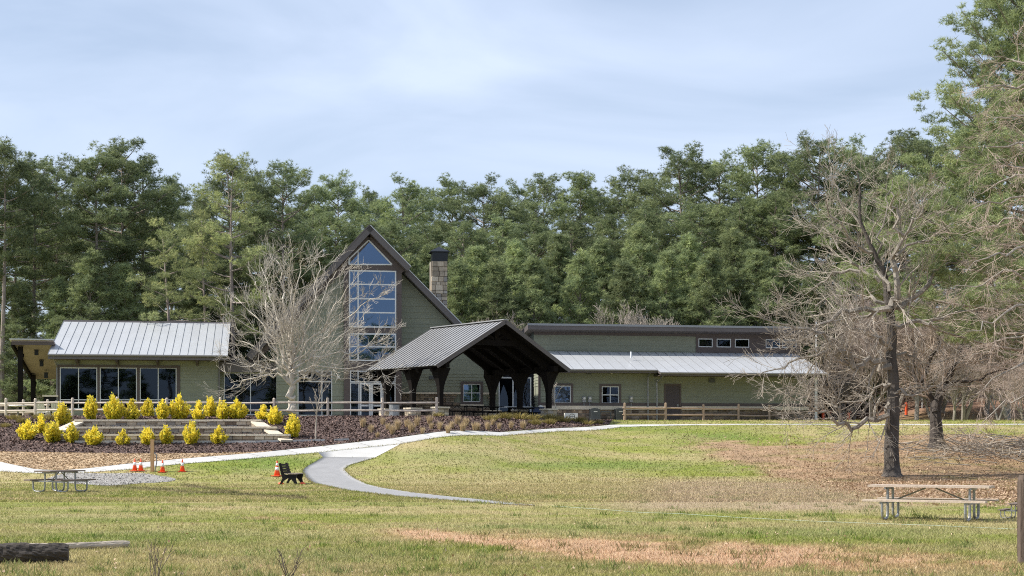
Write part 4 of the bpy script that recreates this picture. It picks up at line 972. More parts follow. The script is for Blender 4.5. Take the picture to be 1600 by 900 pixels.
for i, (p, d, rz, lab) in enumerate(((714, 90.4, 20, 'dark picnic table under the pavilion, left of its middle'), (762, 92.0, 34, 'dark picnic table under the pavilion, between the middle posts'), (818, 94.5, 30, 'dark picnic table under the pavilion, nearest the blue bin'), (640, 92.6, 40, 'dark picnic table under the pavilion, nearest the entrance doors'))):
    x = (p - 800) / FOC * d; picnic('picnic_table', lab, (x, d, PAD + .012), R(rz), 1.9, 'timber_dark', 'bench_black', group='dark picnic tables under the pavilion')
q = fp(616, 90.0); t = thing('trash_bin', 'pale grey round litter bin with dark lid left of the pavilion posts', 'bin', (q.x, q.y, PAD + .012))
mb = MB(); mb.lathe([(.27, 0), (.30, .05), (.31, .78), (.29, .80)], 18); mb.build('bin_body', 'meter_gray', t); mb = MB(); mb.lathe([(.33, .801), (.33, .86), (.2, .95), (.05, .98)], 18); mb.build('lid', 'unit_gray', t)

# ------------------------------------------------------------------ lawn objects
def cone(label, px, py, h, bands):
    p = hit(px, py); t = thing('traffic_cone', label, 'traffic cone', p, R(random.Random(px).uniform(-30, 30)), 'orange traffic cones'); w = h * .30
    mb = MB(); mb.box(-w, w, -w, w, 0, .035); mb.build('base', 'cone_orange', t)
    r = lambda z: h * (.21 - .17 * (z / h))
    mb = MB(); mb.lathe([(r(.036), .036), (r(h * .5), h * .5), (r(h * .97), h * .97), (r(h) * .6, h)], 18); mb.build('cone_body', 'cone_orange', t, True)
    for a, b in bands:
        mb = MB(); mb.lathe([(r(a * h) + .004, a * h), (r(b * h) + .004, b * h)], 18); mb.build('collar', 'cone_white', t, True)
cone('leftmost orange traffic cone on the grass by the walk', 210.5, 736, .56, ((.46, .72),))
cone('orange traffic cone just left of the wooden stake', 220, 736, .56, ((.46, .72),))
cone('orange traffic cone just right of the wooden stake', 254, 738, .56, ((.46, .72),))
cone('orange traffic cone farthest right of the four by the walk', 285, 737, .56, ((.46, .72),))
cone('tall orange traffic cone with two white collars beside the black bench', 433, 744, .68, ((.38, .58), (.68, .84)))
p = hit(238, 737); t = thing('wooden_stake', 'tan square wooden stake with a grey conduit standing by the cones', 'post', p)
mb = MB(); mb.box(-.07, .07, -.07, .07, -.2, 1.45); mb.build('stake', 'post_wood', t)
mb = MB(); mb.tube([(.12, -.02, 0), (.20, -.02, .4), (.19, -.02, .75), (.08, -.02, .85)], .025, 6); mb.build('conduit', 'meter_gray', t)
# side-on bench
p = hit(456, 756.5); t = thing('park_bench', 'black park bench with pale seat seen end-on beside the curving path', 'bench', p, R(90 - 5))
BLn = 1.15
for s_ in (-1, 1):
    x = s_ * BLn / 2 ; prof = [(.38, 0), (.30, .0), (.22, .14), (.05, .25), (-.08, .26), (-.20, .12), (-.28, 0), (-.38, 0), (-.30, .20), (-.35, .38), (-.34, .42), (.12, .40), (.20, .44), (.33, .90), (.41, .88), (.32, .45), (.26, .25)]
    mb = MB(); mb.prism([(a, b) for a, b in prof], 'x', x - .05, x + .05); mb.build('end_frame', 'bench_black', t)
for i in range(4):
    y = -.33 + i * .125; mb = MB(); mb.box(-BLn / 2 - .08, BLn / 2 + .08, y, y + .105, .425, .465); mb.build('seat_slat', 'bench_seat', t)
for i in range(4):
    z = .50 + i * .105; y = .20 + .29 * (z - .44); mb = MB(); mb.beam((-BLn / 2 - .08, y + .0, z), (BLn / 2 + .08, y + .0, z), .04, .09); mb.build('back_slat', 'bench_black', t)
for dx, lab in ((-.42, 'small flat orange marker at the left foot of the bench'), (.48, 'small flat orange marker at the right foot of the bench')):
    q = Vector((p.x + dx, p.y - .25, p.z)); t = thing('orange_marker', lab, 'marker', q, 0, 'orange markers by the bench'); mb = MB(); mb.lathe([(.13, 0), (.14, .02), (.07, .09), (.03, .10)], 12); mb.build('disc', 'cone_orange', t)
# logs
rr = random.Random(4)
def log(name, label, a, b, r, m, mend, seed):
    rr = random.Random(seed); o = thing(name, label, 'log', a); a = Vector(a); d = Vector(b) - a; n = 34; k = 40; v = []
    for i in range(k):
        u = i / (k - 1); c = d * u; rad = r * (1 - .06 * u + .07 * math.sin(u * 9 + seed) + .04 * math.sin(u * 23)) * (.86 if i in (0, k - 1) else (.96 if i in (1, k - 2) else 1))
        for j in range(n):
            t = 2 * math.pi * j / n; q = rad * (1 + .05 * math.sin(5 * t + u * 6) + rr.uniform(-.09, .07)); dn = d.normalized(); sd = Vector((-dn.y, dn.x, 0))
            v.append(c + sd * math.cos(t) * q + Vector((0, 0, 1)) * (math.sin(t) * q + r * .93))
    mb = MB(); mb.add(v, [(i * n + j, i * n + (j + 1) % n, (i + 1) * n + (j + 1) % n, (i + 1) * n + j) for i in range(k - 1) for j in range(n)]); mb.build('bark', m, o, False)
    mb = MB(); mb.add(v[-n:], [tuple(range(n))]); mb.build('cut_end', mend, o); mb = MB(); mb.add(v[:n], [tuple(range(n - 1, -1, -1))]); mb.build('cut_end', mend, o)
p0 = at(-90, 880, 21.0); p1 = at(107, 880, 21.3); log('fallen_log', 'thick dark rough-barked log lying at the left edge of the lawn', (p0.x, 21.0, 0), (p1.x, 21.3, 0), .148, 'log_bark', 'gray_wood', 3)
p0 = at(60, 861, 25.8); p1 = at(192, 859, 24.0); log('fallen_log', 'thin pale bark-stripped log lying behind the thick dark log', (p0.x, 23.3, 0), (p1.x, 24.4, 0), .062, 'log_pale', 'gray_wood', 6)
# foreground post at the right edge
p = at(1600, 881, 21.2); t = thing('fence_post', 'weathered grey wooden post standing at the right edge of the lawn', 'post', (p.x + .01, 21.2, 0))
mb = MB(); mb.tube([(0, 0, -.1), (0.003, 0, .6), (-.006, 0, 1.16), (-.006, 0, 1.22)], [.098, .095, .09, .07], 12); mb.build('shaft', 'gray_wood', t)
for a_ in np.linspace(0, 6.2, 9):
    mb = MB(); mb.tube([(.092 * math.cos(a_), .092 * math.sin(a_), .1), (.09 * math.cos(a_), .09 * math.sin(a_), 1.12)], .012, 4); mb.build('bark_ridge', 'gray_wood', t)
# light cord lying across the lawn
pts = [hit(a, b) for a, b in ((862, 791.8), (930, 797), (1000, 801.5), (1060, 804), (1150, 810.5), (1250, 814.5), (1350, 819), (1450, 823), (1600, 828.5), (1720, 832))]
mb = MB(); mb.tube([(q.x, q.y, q.z + .022 + .010 * math.sin(i * 2.1)) for i, q in enumerate(pts)], .006, 5); tag(mb.build('cord', 'rope'), 'thin pale blue-green cord lying across the lawn to the right edge', 'cord')
# car, bollard, poles beyond the right wing
q = at(1297, 659, 112); gq = gz(q.x, 112)
car = thing('parked_car', 'dark parked car beyond the right wing, seen through the bare branches', 'car', (q.x, 112, gq), R(10))
mb = MB(); sec = [(-.9, .35), (.9, .35), (.92, .75), (.86, .98), (-.86, .98), (-.92, .75)]; mb.prism(sec, 'y', -2.1, 2.1); mb.prism([(-.82, .981), (.82, .981), (.66, 1.55), (-.66, 1.55)], 'y', -1.9, .9); mb.build('body', 'car_paint', car)
for a_, b_ in ((-1.3, -.92), (-1.3, .92), (1.3, -.92), (1.3, .92)):
    mb = MB(); mb.tube([(b_ - .1, a_, .33), (b_ + .1, a_, .33)], .33, 16); mb.build('wheel', 'rubber', car)
mb = MB(); mb.box(-.62, .62, -1.93, -1.905, 1.05, 1.46); mb.build('rear_window', 'glass_dark', car)
for s_ in (-1, 1):
    mb = MB(); mb.box(s_ * .78 - .1, s_ * .78 + .1, -2.13, -2.105, .72, .93); mb.build('tail_light', 'tail_red', car)
mb = MB(); mb.box(-.22, .22, -2.125, -2.105, .66, .78); mb.build('number_plate', 'frame_white', car)
for px, py, h, lab, m in ((1286, 659, .9, 'short orange bollard in front of the parked car', 'cone_orange'), (1416, 658, .95, 'orange bollard between the two dark bare trunks', 'cone_orange'), (1326, 659, .7, 'short orange bollard right of the parked car', 'cone_orange')):
    d = 106; x = (px - 800) / FOC * d; t = thing('bollard', lab, 'bollard', (x, d, gz(x, d)), 0, 'orange bollards on the drive'); mb = MB(); mb.lathe([(.10, 0), (.10, h * .86), (.07, h * .97), (.02, h)], 12); mb.build('shaft', m, t); mb = MB(); mb.lathe([(.14, 0), (.14, .05), (.103, .06)], 12); mb.build('foot', 'unit_gray', t)
for px, d, top, r, lab in ((1275.5, 108, 503, .065, 'tall thin white pole rising past the right wing roof end'), (1297.5, 116, 533, .06, 'shorter thin white pole right of the tall one'), (1441, 108, 622, .05, 'short white marker pole right of the dark trunk')):
    q = at(px, top, d); g = gz(q.x, d); t = thing('white_pole', lab, 'pole', (q.x, d, g), 0); mb = MB(); mb.tube([(0, 0, -.1), (0, 0, q.z - g)], [r, r * .8], 8); mb.build('shaft', 'frame_white', t); mb = MB(); mb.lathe([(r * 1.5, q.z - g), (r * 1.2, q.z - g + .08), (.01, q.z - g + .1)], 8); mb.build('cap', 'unit_gray', t)

# ------------------------------------------------------------------ vegetation builders
def needles(centres, rng, n, lo, hi, w, up=.25, cols=None):
    """a star of n thin needle blades at every centre"""
    N = len(centres); c = np.repeat(centres, n, 0); M = N * n
    d = rng.normal(size=(M, 3)); d[:, 2] = d[:, 2] * .8 + up; d /= np.linalg.norm(d, axis=1)[:, None]
    s = np.cross(d, rng.normal(size=(M, 3))); s /= np.linalg.norm(s, axis=1)[:, None] + 1e-9
    l = rng.uniform(lo, hi, M)[:, None]; ww = (w * rng.uniform(.7, 1.3, M))[:, None]
    V = np.stack([c - s * ww * .5, c + s * ww * .5, c + d * l], 1).reshape(-1, 3); F = np.arange(M * 3).reshape(-1, 3)
    col = np.repeat(np.repeat(cols, n, 0), 3, 0); return V, F, col
def pine(seed, h, cb, Rr, kind_='tall', nb=30, pads=4, per=26, size=1.0, tone=(0, 0), nn=13):
    """trunk with limbs, and a crown of needle tufts gathered in flattened pads on the limbs"""
    rng = np.random.default_rng(seed); tr = MB(); lean = rng.uniform(-.03, .03, 2) * h
    def axis_pt(z): u = z / h; return np.array([lean[0] * u * u + .16 * math.sin(u * 5 + seed), lean[1] * u * u + .14 * math.cos(u * 4 + seed), z])
    r0 = .010 * h + .05
    zs = np.linspace(-.4, h * .97, 12); tr.tube([axis_pt(z) for z in zs], [max(.03, r0 * (1 - .9 * (z / h)) * (1.25 if z < .2 else 1)) for z in zs], 8)
    C = []; K = []
    for i in range(nb):
        u = (i + rng.uniform(0, .95)) / nb; z = cb + (h - cb) * (u ** .9) * .985
        if kind_ == 'tall': Lb = Rr * (max(.05, math.sin(math.pi * (.16 + .78 * u))) ** .7) * rng.uniform(.45, 1.15); el = lerp(-.12, .75, u * u) + rng.uniform(-.18, .22)
        else: Lb = Rr * ((1 - u) ** .7 * .95 + .14) * rng.uniform(.7, 1.1); el = lerp(.0, .85, u) + rng.uniform(-.15, .15)
        az = i * 2.39996 + rng.uniform(-.6, .6); p0 = axis_pt(z); dd = np.array([math.cos(az) * math.cos(el), math.sin(az) * math.cos(el), math.sin(el)]); pts = [p0]
        for j in range(4):
            dd = dd + np.array([rng.uniform(-.2, .2), rng.uniform(-.2, .2), .10]); dd /= np.linalg.norm(dd); pts.append(pts[-1] + dd * Lb / 4)
        rb = min(.085, .02 + .015 * Lb); tr.tube(pts, [rb, rb * .8, rb * .6, rb * .4, rb * .2], 4, False)
        P = np.array(pts); npd = max(1, int(round(pads * 1.35 * (.35 + .75 * Lb / Rr)))); tb = rng.uniform(0, 1)
        for q in range(npd):
            t = (1.0 if q == 0 else rng.uniform(.40 if kind_ == 'tall' else .25, 1.0)) * 3.999; k = min(3, int(t)); b = P[k] * (1 - (t - k)) + P[k + 1] * (t - k)
            lat = np.array([-math.sin(az), math.cos(az), 0]) * float(np.clip(rng.normal(), -1.3, 1.3)) * Lb * .22 * (q > 0); b = b + lat + np.array([0, 0, rng.uniform(-.1, .35)])
            rad = rng.uniform(.5, 1.15) * size * (.74 if kind_ == 'tall' else .60) * (.7 + .3 * Lb / Rr); m = max(6, int(per * .8 * (rad / size / .6) ** 1.7))
            v = rng.normal(size=(m, 3)); v /= np.linalg.norm(v, axis=1)[:, None]; v *= rng.uniform(.35, 1.0, (m, 1)) ** .5; v[:, 2] = np.where(v[:, 2] < 0, v[:, 2] * .5, v[:, 2])
            C.append(b + v * np.array([rad, rad, rad * .7]))
            tt = np.clip(.22 + tb * .35 + rng.uniform(-.08, .12) + v[:, 2] * .12 + rng.normal(size=m) * .24, 0, 1)[:, None]  # random tuft tones put sunlit speckle into the needle colour
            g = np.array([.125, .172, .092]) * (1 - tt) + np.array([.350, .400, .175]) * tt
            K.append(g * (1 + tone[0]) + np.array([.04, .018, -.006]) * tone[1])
    C = np.concatenate(C); K = np.clip(np.concatenate(K), .008, .45)
    V, F, col = needles(C, rng, nn, .16 * size, .34 * size, .027 * size, .45, K)
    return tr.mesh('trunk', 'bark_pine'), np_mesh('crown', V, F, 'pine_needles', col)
def plant_tree(name, label, cat, loc, rz, sc, meshes, group=None):
    t = thing(name, label, cat, loc, rz, group); t.scale = sc if isinstance(sc, (tuple, list)) else (sc, sc, sc)
    for nm, me in zip(('trunk', 'crown'), meshes):
        o = bpy.data.objects.new(nm, me); link(o); o.parent = t
    return t

TALL = [pine(100 + i, 22, (9.5, 11.5, 8.5, 10.5, 7.0, 12)[i], (4.0, 3.5, 4.5, 3.8, 4.3, 3.4)[i], 'tall', (46, 40, 54, 46, 58, 40)[i], 6, 30) for i in range(6)]
YOUNG = [pine(200 + i, 13, 1.2, (3.1, 2.8, 3.4, 3.0)[i], 'young', 72, 6, 30, tone=(.15, .1)) for i in range(4)]
rp_ = random.Random(77)
def pine_at(px, top, d, meshes, h0, label, group, wide=1.0):
    x = (px - 800) / FOC * d; g = gz(x, d); h = EYE + (HZ - top) / FOC * d - g; s = h / h0
    return plant_tree('pine_tree', label, 'pine tree', (x, d, g - .1), rp_.uniform(0, 6.28), (s * wide, s * wide, s), meshes, group)
# skyline pines, left to right: (column, top row, distance, shape, width)
SKY = [(-30, 205, 110, 2, 1.1), (4, 211, 107, 1, .95), (52, 238, 112, 0, 1.0), (92, 246, 122, 3, 1.05), (150, 232, 112, 5, 1.1), (183, 213, 116, 2, 1.15), (228, 248, 118, 0, 1.0), (271, 266, 142, 1, .85), (318, 300, 124, 3, .9), (362, 240, 112, 4, 1.0), (398, 262, 120, 2, .9), (440, 252, 114, 0, 1.1),
       (486, 284, 132, 5, 1.0), (531, 270, 136, 3, 1.05), (572, 288, 140, 1, 1.0), (622, 277, 132, 4, 1.1), (664, 298, 142, 0, 1.0), (708, 274, 138, 2, 1.05), (757, 273, 134, 4, 1.15), (806, 284, 144, 3, 1.0), (846, 270, 138, 0, 1.05), (897, 264, 136, 5, 1.15), (938, 288, 146, 1, 1.0), (982, 262, 136, 3, 1.05),
       (1022, 270, 140, 0, 1.0), (1072, 226, 130, 2, 1.15), (1128, 236, 132, 4, 1.1), (1188, 222, 128, 0, 1.1), (1232, 232, 126, 5, 1.1), (1276, 207, 122, 2, 1.1), (1324, 214, 124, 4, 1.1), (1366, 232, 128, 3, 1.0), (1404, 202, 118, 0, 1.15), (1446, 208, 122, 2, 1.1), (1498, 190, 120, 4, 1.1), (1560, 175, 118, 0, 1.1)]
for i, (px, tp, d, k, w) in enumerate(SKY):
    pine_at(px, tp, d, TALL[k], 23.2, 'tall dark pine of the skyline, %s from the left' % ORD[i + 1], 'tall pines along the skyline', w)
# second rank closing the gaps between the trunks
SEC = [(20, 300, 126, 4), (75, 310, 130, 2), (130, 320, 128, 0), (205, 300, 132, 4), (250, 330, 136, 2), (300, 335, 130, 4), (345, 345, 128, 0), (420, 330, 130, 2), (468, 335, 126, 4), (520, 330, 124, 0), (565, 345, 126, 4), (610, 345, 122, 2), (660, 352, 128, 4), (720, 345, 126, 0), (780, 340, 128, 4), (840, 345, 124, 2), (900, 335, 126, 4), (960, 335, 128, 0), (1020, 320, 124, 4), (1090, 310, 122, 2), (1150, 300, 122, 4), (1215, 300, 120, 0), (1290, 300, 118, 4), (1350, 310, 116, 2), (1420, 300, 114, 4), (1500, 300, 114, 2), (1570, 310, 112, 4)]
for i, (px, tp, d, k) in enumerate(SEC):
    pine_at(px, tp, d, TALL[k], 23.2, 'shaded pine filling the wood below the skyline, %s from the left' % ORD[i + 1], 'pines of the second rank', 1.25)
# young bushy pines close behind the lodge
YNG = [(8, 485, 112, 2), (35, 440, 108, 0), (88, 425, 107, 1), (140, 384, 106, 2), (192, 400, 108, 3), (240, 425, 110, 0), (300, 420, 112, 1), (336, 462, 115, 2), (372, 448, 116, 0), (396, 470, 113, 3), (420, 400, 116, 2), (470, 380, 117, 0), (520, 395, 116, 3), (560, 372, 118, 1), (640, 392, 116, 2), (672, 372, 120, 0), (712, 395, 114, 1), (742, 372, 120, 3), (772, 400, 113, 2), (806, 366, 119, 0), (838, 392, 113, 1), (872, 355, 120, 3), (905, 385, 114, 2), (938, 362, 119, 0), (972, 395, 112, 1), (1004, 342, 118, 2), (1040, 380, 113, 3), (1076, 355, 116, 0), (1112, 382, 112, 1), (1148, 352, 115, 2), (1186, 378, 112, 3), (1225, 400, 113, 0), (1268, 420, 112, 1), (1322, 430, 114, 2), (1385, 420, 114, 3), (1450, 440, 112, 0), (1530, 450, 112, 2), (1590, 440, 110, 1)]
for i, (px, tp, d, k) in enumerate(sorted(YNG)):
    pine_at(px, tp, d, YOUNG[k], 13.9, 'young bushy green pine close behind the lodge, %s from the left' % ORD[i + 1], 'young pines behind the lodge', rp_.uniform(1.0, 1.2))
# two yellow-green pines with bare stems beside the hall
LIGHT = [pine(301, 15, 4.0, 2.9, 'tall', 26, 3, 26, tone=(.25, 1.0)), pine(302, 19, 6.0, 3.3, 'tall', 30, 4, 28, tone=(.20, .8))]
pine_at(262, 345, 103, LIGHT[0], 15.4, 'yellowish pine with thin pale trunk rising behind the left wing roof', None, 1.0)
pine_at(322, 330, 106, LIGHT[0], 15.4, 'slender yellowish pine between two others behind the left wing roof', None, .9)
pine_at(360, 243, 105, LIGHT[1], 19.5, 'tall bright pine with straight grey trunk left of the steep gable', None, 1.0)
# big near pine at the right edge
BIG = pine(401, 27, 5.0, 8.6, 'young', 130, 24, 56, size=.80, tone=(.22, .1), nn=9)
x = (1632 - 800) / FOC * 74; plant_tree('pine_tree', 'largest and nearest pine, running off the top right corner', 'pine tree', (x, 74, gz(x, 74) - .1), 1.1, (1, 1, 1.02), BIG)
# pines behind the viewer, mirrored in the lodge glass
for i, (x, y, s) in enumerate(((-60, -60, .95), (-48, -66, 1.0), (-37, -58, .9), (-27, -64, 1.05), (-17, -60, .92), (-6, -66, 1.0), (5, -60, .95), (16, -64, 1.02), (28, -60, .95), (40, -66, 1.0), (-70, -64, 1.0), (-80, -60, .9))):
    plant_tree('pine_tree', 'bushy pine seen only as a dark reflection low in the lodge windows', 'pine tree', (x + 5, y + 6, -.1), i * 2.3, (1.5, 1.5, .95), YOUNG[i % 4], 'bushy pines across the lawn, reflected in the glass')
    plant_tree('pine_tree', 'pine seen only as a dark reflection in the lodge windows', 'pine tree', (x, y, -.1), i * 1.3, (1.25 * s, 1.25 * s, s), TALL[i % 6], 'pines across the lawn, reflected in the glass')

# ---- bare trees
def grow(mb_l, mb_t, rng, p, d, L_, r, lev, P):
    n = 4 if lev < 3 else 3; pts = [Vector(p)]; dd = Vector(d).normalized(); rad = [r]
    for i in range(n):
        dd = (dd + Vector((rng.gauss(0, 1), rng.gauss(0, 1), rng.gauss(0, 1))) * P['wander'] + Vector((0, 0, P['trop'][min(lev, len(P['trop']) - 1)]))).normalized()
        pts.append(pts[-1] + dd * (L_ / n)); rad.append(max(P['rmin'], r * (1 - .75 * (i + 1) / n)))
    (mb_l if lev <= P['trunk_lev'] else mb_t).tube(pts, rad, 6 if lev <= 1 else (4 if lev == 2 else 3), False)
    if lev >= P['maxlev']: return
    k = P['kids'][lev]
    for i in range(k):
        t = P['from'][min(lev, len(P['from']) - 1)] + (1 - P['from'][min(lev, len(P['from']) - 1)]) * (i + rng.random()) / k
        j = min(n - 1, int(t * n)); q = pts[j].lerp(pts[j + 1], t * n - j); ax_ = (pts[j + 1] - pts[j]).normalized()
        sd = ax_.cross(Vector((rng.gauss(0, 1), rng.gauss(0, 1), rng.gauss(0, 1)))).normalized(); an = rng.uniform(*P['ang'])
        nd = ax_ * math.cos(an) + sd * math.sin(an)
        grow(mb_l, mb_t, rng, q, nd, L_ * rng.uniform(*P['ratio']) * (1 - .35 * t), max(P['rmin'], lerp(rad[j], rad[j + 1], t * n - j) * .62), lev + 1, P)
def bare(seed, h, P, m_l, m_t, r=None, stems=1, spread=.0):
    rng = random.Random(seed); a = MB(); b = MB()
    for s_ in range(stems):
        az = rng.uniform(0, 6.28); grow(a, b, rng, (0, 0, -.15), (math.cos(az) * spread, math.sin(az) * spread, 1), h * .62, (r or h * .016), 0, P)
    return a.mesh('trunk', m_l), b.mesh('crown', m_t)
PB = dict(wander=.11, trop=(.06, .10, .06, .04), rmin=.008, trunk_lev=1, maxlev=4, kids=(12, 6, 6, 4), ang=(.35, .75), ratio=(.5, .78), **{'from': (.22, .2, .15)})
BARE_P = [bare(501 + i, 11, dict(PB), 'bark_gray', 'twig_pink', stems=2, spread=.25) for i in range(3)]
BARE_G = [bare(521 + i, 10, dict(PB, rmin=.010), 'bark_gray', 'twig_gray', stems=2, spread=.2) for i in range(2)]
def bare_at(px, top, d, meshes, h0, label, group, wide=1.0, name='bare_tree'):
    x = (px - 800) / FOC * d; g = gz(x, d); h = EYE + (HZ - top) / FOC * d - g; s = h / h0
    return plant_tree(name, label, 'bare tree', (x, d, g - .05), rp_.uniform(0, 6.28), (s * wide, s * wide, s), meshes, group)
BP = [(1168, 425, 124, 0), (1200, 455, 122, 1), (1240, 440, 124, 2), (1282, 452, 122, 0), (1330, 430, 112, 1), (1362, 470, 105, 2), (1400, 430, 108, 0), (1432, 455, 103, 1), (1470, 430, 106, 2), (1505, 445, 102, 0), (1540, 410, 105, 1), (1575, 430, 101, 2), (1610, 400, 103, 0), (1490, 540, 98, 1), (1560, 540, 97, 2), (1600, 560, 95, 0), (1310, 540, 109, 2), (1455, 520, 104, 0)]
for i, (px, tp, d, k) in enumerate(sorted(BP)):
    bare_at(px, tp, d, BARE_P[k], 11.0, 'pinkish bare tree in the thicket right of the lodge, %s from the left' % ORD[i + 1], 'pinkish bare trees of the thicket', 1.15)
for i, (px, tp, d, k, lab) in enumerate(((985, 460, 109, 0, 'grey bare tree showing above the right wing roof, left of its twin'), (1028, 466, 110, 1, 'grey bare tree showing above the right wing roof, right of its twin'), (745, 468, 110, 1, 'grey bare tree just right of the chimney, above the pavilion roof'), (780, 478, 111, 0, 'low grey bare tree above the pavilion ridge'), (1335, 560, 107, 0, 'small pale bare tree beside the parked car'))):
    bare_at(px, tp, d, BARE_G[k], 10.2, lab, None, 1.0)

# front tree before the hall: short stem, fan of pale twigs
PF = dict(wander=.07, trop=(.02, .06, .05, .03), rmin=.0055, trunk_lev=1, maxlev=4, kids=(6, 8, 5, 4), ang=(.3, .7), ratio=(.5, .8), **{'from': (.3, .2, .12)})
def guided(seed, base_d, limbs, P, m_l, m_t, origin, kid_every=.55, klen=(1.2, 2.6), dsc=1.0, maxlev=4):
    """limbs given as photo-row polylines with real radii; side branches are grown on them"""
    rng = random.Random(seed); a = MB(); b = MB(); o = Vector(origin)
    for li, (pts, r0, r1, depth) in enumerate(limbs):
        n = len(pts); W_ = []
        for i, (px, py) in enumerate(pts):
            u = i / (n - 1); W_.append(at(px, py, base_d + depth[0] + (depth[1] - depth[0]) * u) - o)
        # smooth the polyline
        S = []
        for i in range(n - 1):
            p0 = W_[max(0, i - 1)]; p1 = W_[i]; p2 = W_[i + 1]; p3 = W_[min(n - 1, i + 2)]
            for t in (0, .34, .67): S.append(.5 * ((2 * p1) + (p2 - p0) * t + (2 * p0 - 5 * p1 + 4 * p2 - p3) * t * t + (3 * p1 - p0 - 3 * p2 + p3) * t ** 3))
        S.append(W_[-1]); k = len(S)
        jt = .10 if r0 < .25 else .02
        S = [s + Vector((rng.gauss(0, jt), rng.gauss(0, jt), rng.gauss(0, jt))) * (0 if i == 0 else 1) for i, s in enumerate(S)]
        rad = [r0 + (r1 - r0) * (i / (k - 1)) ** .8 for i in range(k)]
        if li == 0: rad[0] *= 1.55; rad[1] *= 1.12
        a.cur = 0 if li == 0 else 1; r0 = r0 * (P.get('limb', 1) if li else 1); rad = [r0 + (r1 - r0) * (i / (k - 1)) ** .8 for i in range(k)] if li else rad; a.tube(S, rad, 10 if r0 > .2 else 6, False)
        if li == 0 and P.get('bare_stem'): lo = int(k * P['bare_stem'])
        else: lo = 1
        for i in range(lo, k - 1):
            seg = S[i + 1] - S[i]; m = max(1, int(seg.length / kid_every + rng.random()))
            for j in range(m):
                q = S[i].lerp(S[i + 1], rng.random()); ax_ = seg.normalized(); sd = ax_.cross(Vector((rng.gauss(0, 1), rng.gauss(0, 1), rng.gauss(0, .8)))).normalized(); an = rng.uniform(.5, 1.15)
                grow(a, b, rng, q, ax_ * math.cos(an) + sd * math.sin(an), rng.uniform(*klen) * (1.0 - .3 * i / k), max(P['rmin'] * 1.3, min(.05, rad[i] * .34)), 2, dict(P, trunk_lev=1, maxlev=maxlev))
    return a.mesh('trunk', m_l if isinstance(m_l, list) else [m_l, m_l]), b.mesh('crown', m_t)
D1 = 87.6
pf = at(455, 645, D1); pf.z = PAD
FL = [([(455, 645), (454, 620), (453, 598), (455, 575), (456, 550), (452, 520), (446, 480), (440, 440), (436, 405)], .24, .02, (0, .3)),
      ([(453, 600), (446, 570), (436, 535), (426, 505), (412, 470), (398, 435)], .13, .02, (0, -1.2)), ([(454, 585), (462, 560), (470, 530), (482, 490), (494, 450), (500, 410)], .12, .02, (0, 1.0)), ([(455, 560), (450, 525), (462, 470), (470, 425), (474, 398)], .10, .02, (0, -1.6)),
      ([(455, 602), (466, 594), (485, 590), (505, 582), (530, 565), (560, 545), (585, 535)], .14, .02, (0, -.6)), ([(453, 600), (435, 584), (410, 590), (385, 598), (362, 606)], .10, .02, (0, -.6)), ([(452, 590), (430, 565), (405, 550), (380, 535), (358, 520)], .09, .02, (0, .9)), ([(456, 575), (480, 558), (510, 540), (545, 515), (575, 490)], .10, .02, (0, 1.4)),
      ([(453, 570), (430, 530), (400, 495), (372, 465)], .08, .02, (0, 1.5)), ([(456, 565), (490, 525), (520, 480), (545, 445)], .09, .02, (0, -1.4)), ([(455, 590), (480, 575), (520, 572), (560, 575), (600, 572)], .08, .015, (0, -1.8)), ([(455, 570), (456, 520), (455, 470), (454, 420), (456, 392)], .09, .02, (0, -2.4)), ([(454, 575), (440, 520), (420, 460), (410, 415)], .08, .02, (0, 2.2)), ([(456, 580), (490, 560), (535, 552), (580, 540), (612, 520)], .09, .015, (0, -1.0)), ([(456, 568), (495, 535), (540, 500), (580, 470), (604, 455)], .08, .015, (0, -2.2)), ([(454, 590), (425, 575), (390, 572), (352, 570)], .08, .015, (0, -1.8)), ([(455, 566), (478, 520), (508, 460), (524, 425)], .08, .015, (0, .4)), ([(453, 572), (424, 540), (384, 508), (350, 492)], .07, .015, (0, -1.6)), ([(456, 590), (490, 582), (530, 590), (575, 595), (606, 590)], .07, .015, (0, 1.6))]
FT = guided(31, D1, FL, dict(PF, limb=.72, bare_stem=.45, trop=(.02, .06, .10, .10, .08)), 'twig_pale', 'twig_pale', (pf.x, D1, PAD), .50, (1.1, 2.3))
plant_tree('bare_tree', 'spreading pale grey leafless tree standing before the steep gable', 'bare tree', (pf.x, D1, PAD), 0, 1, FT)

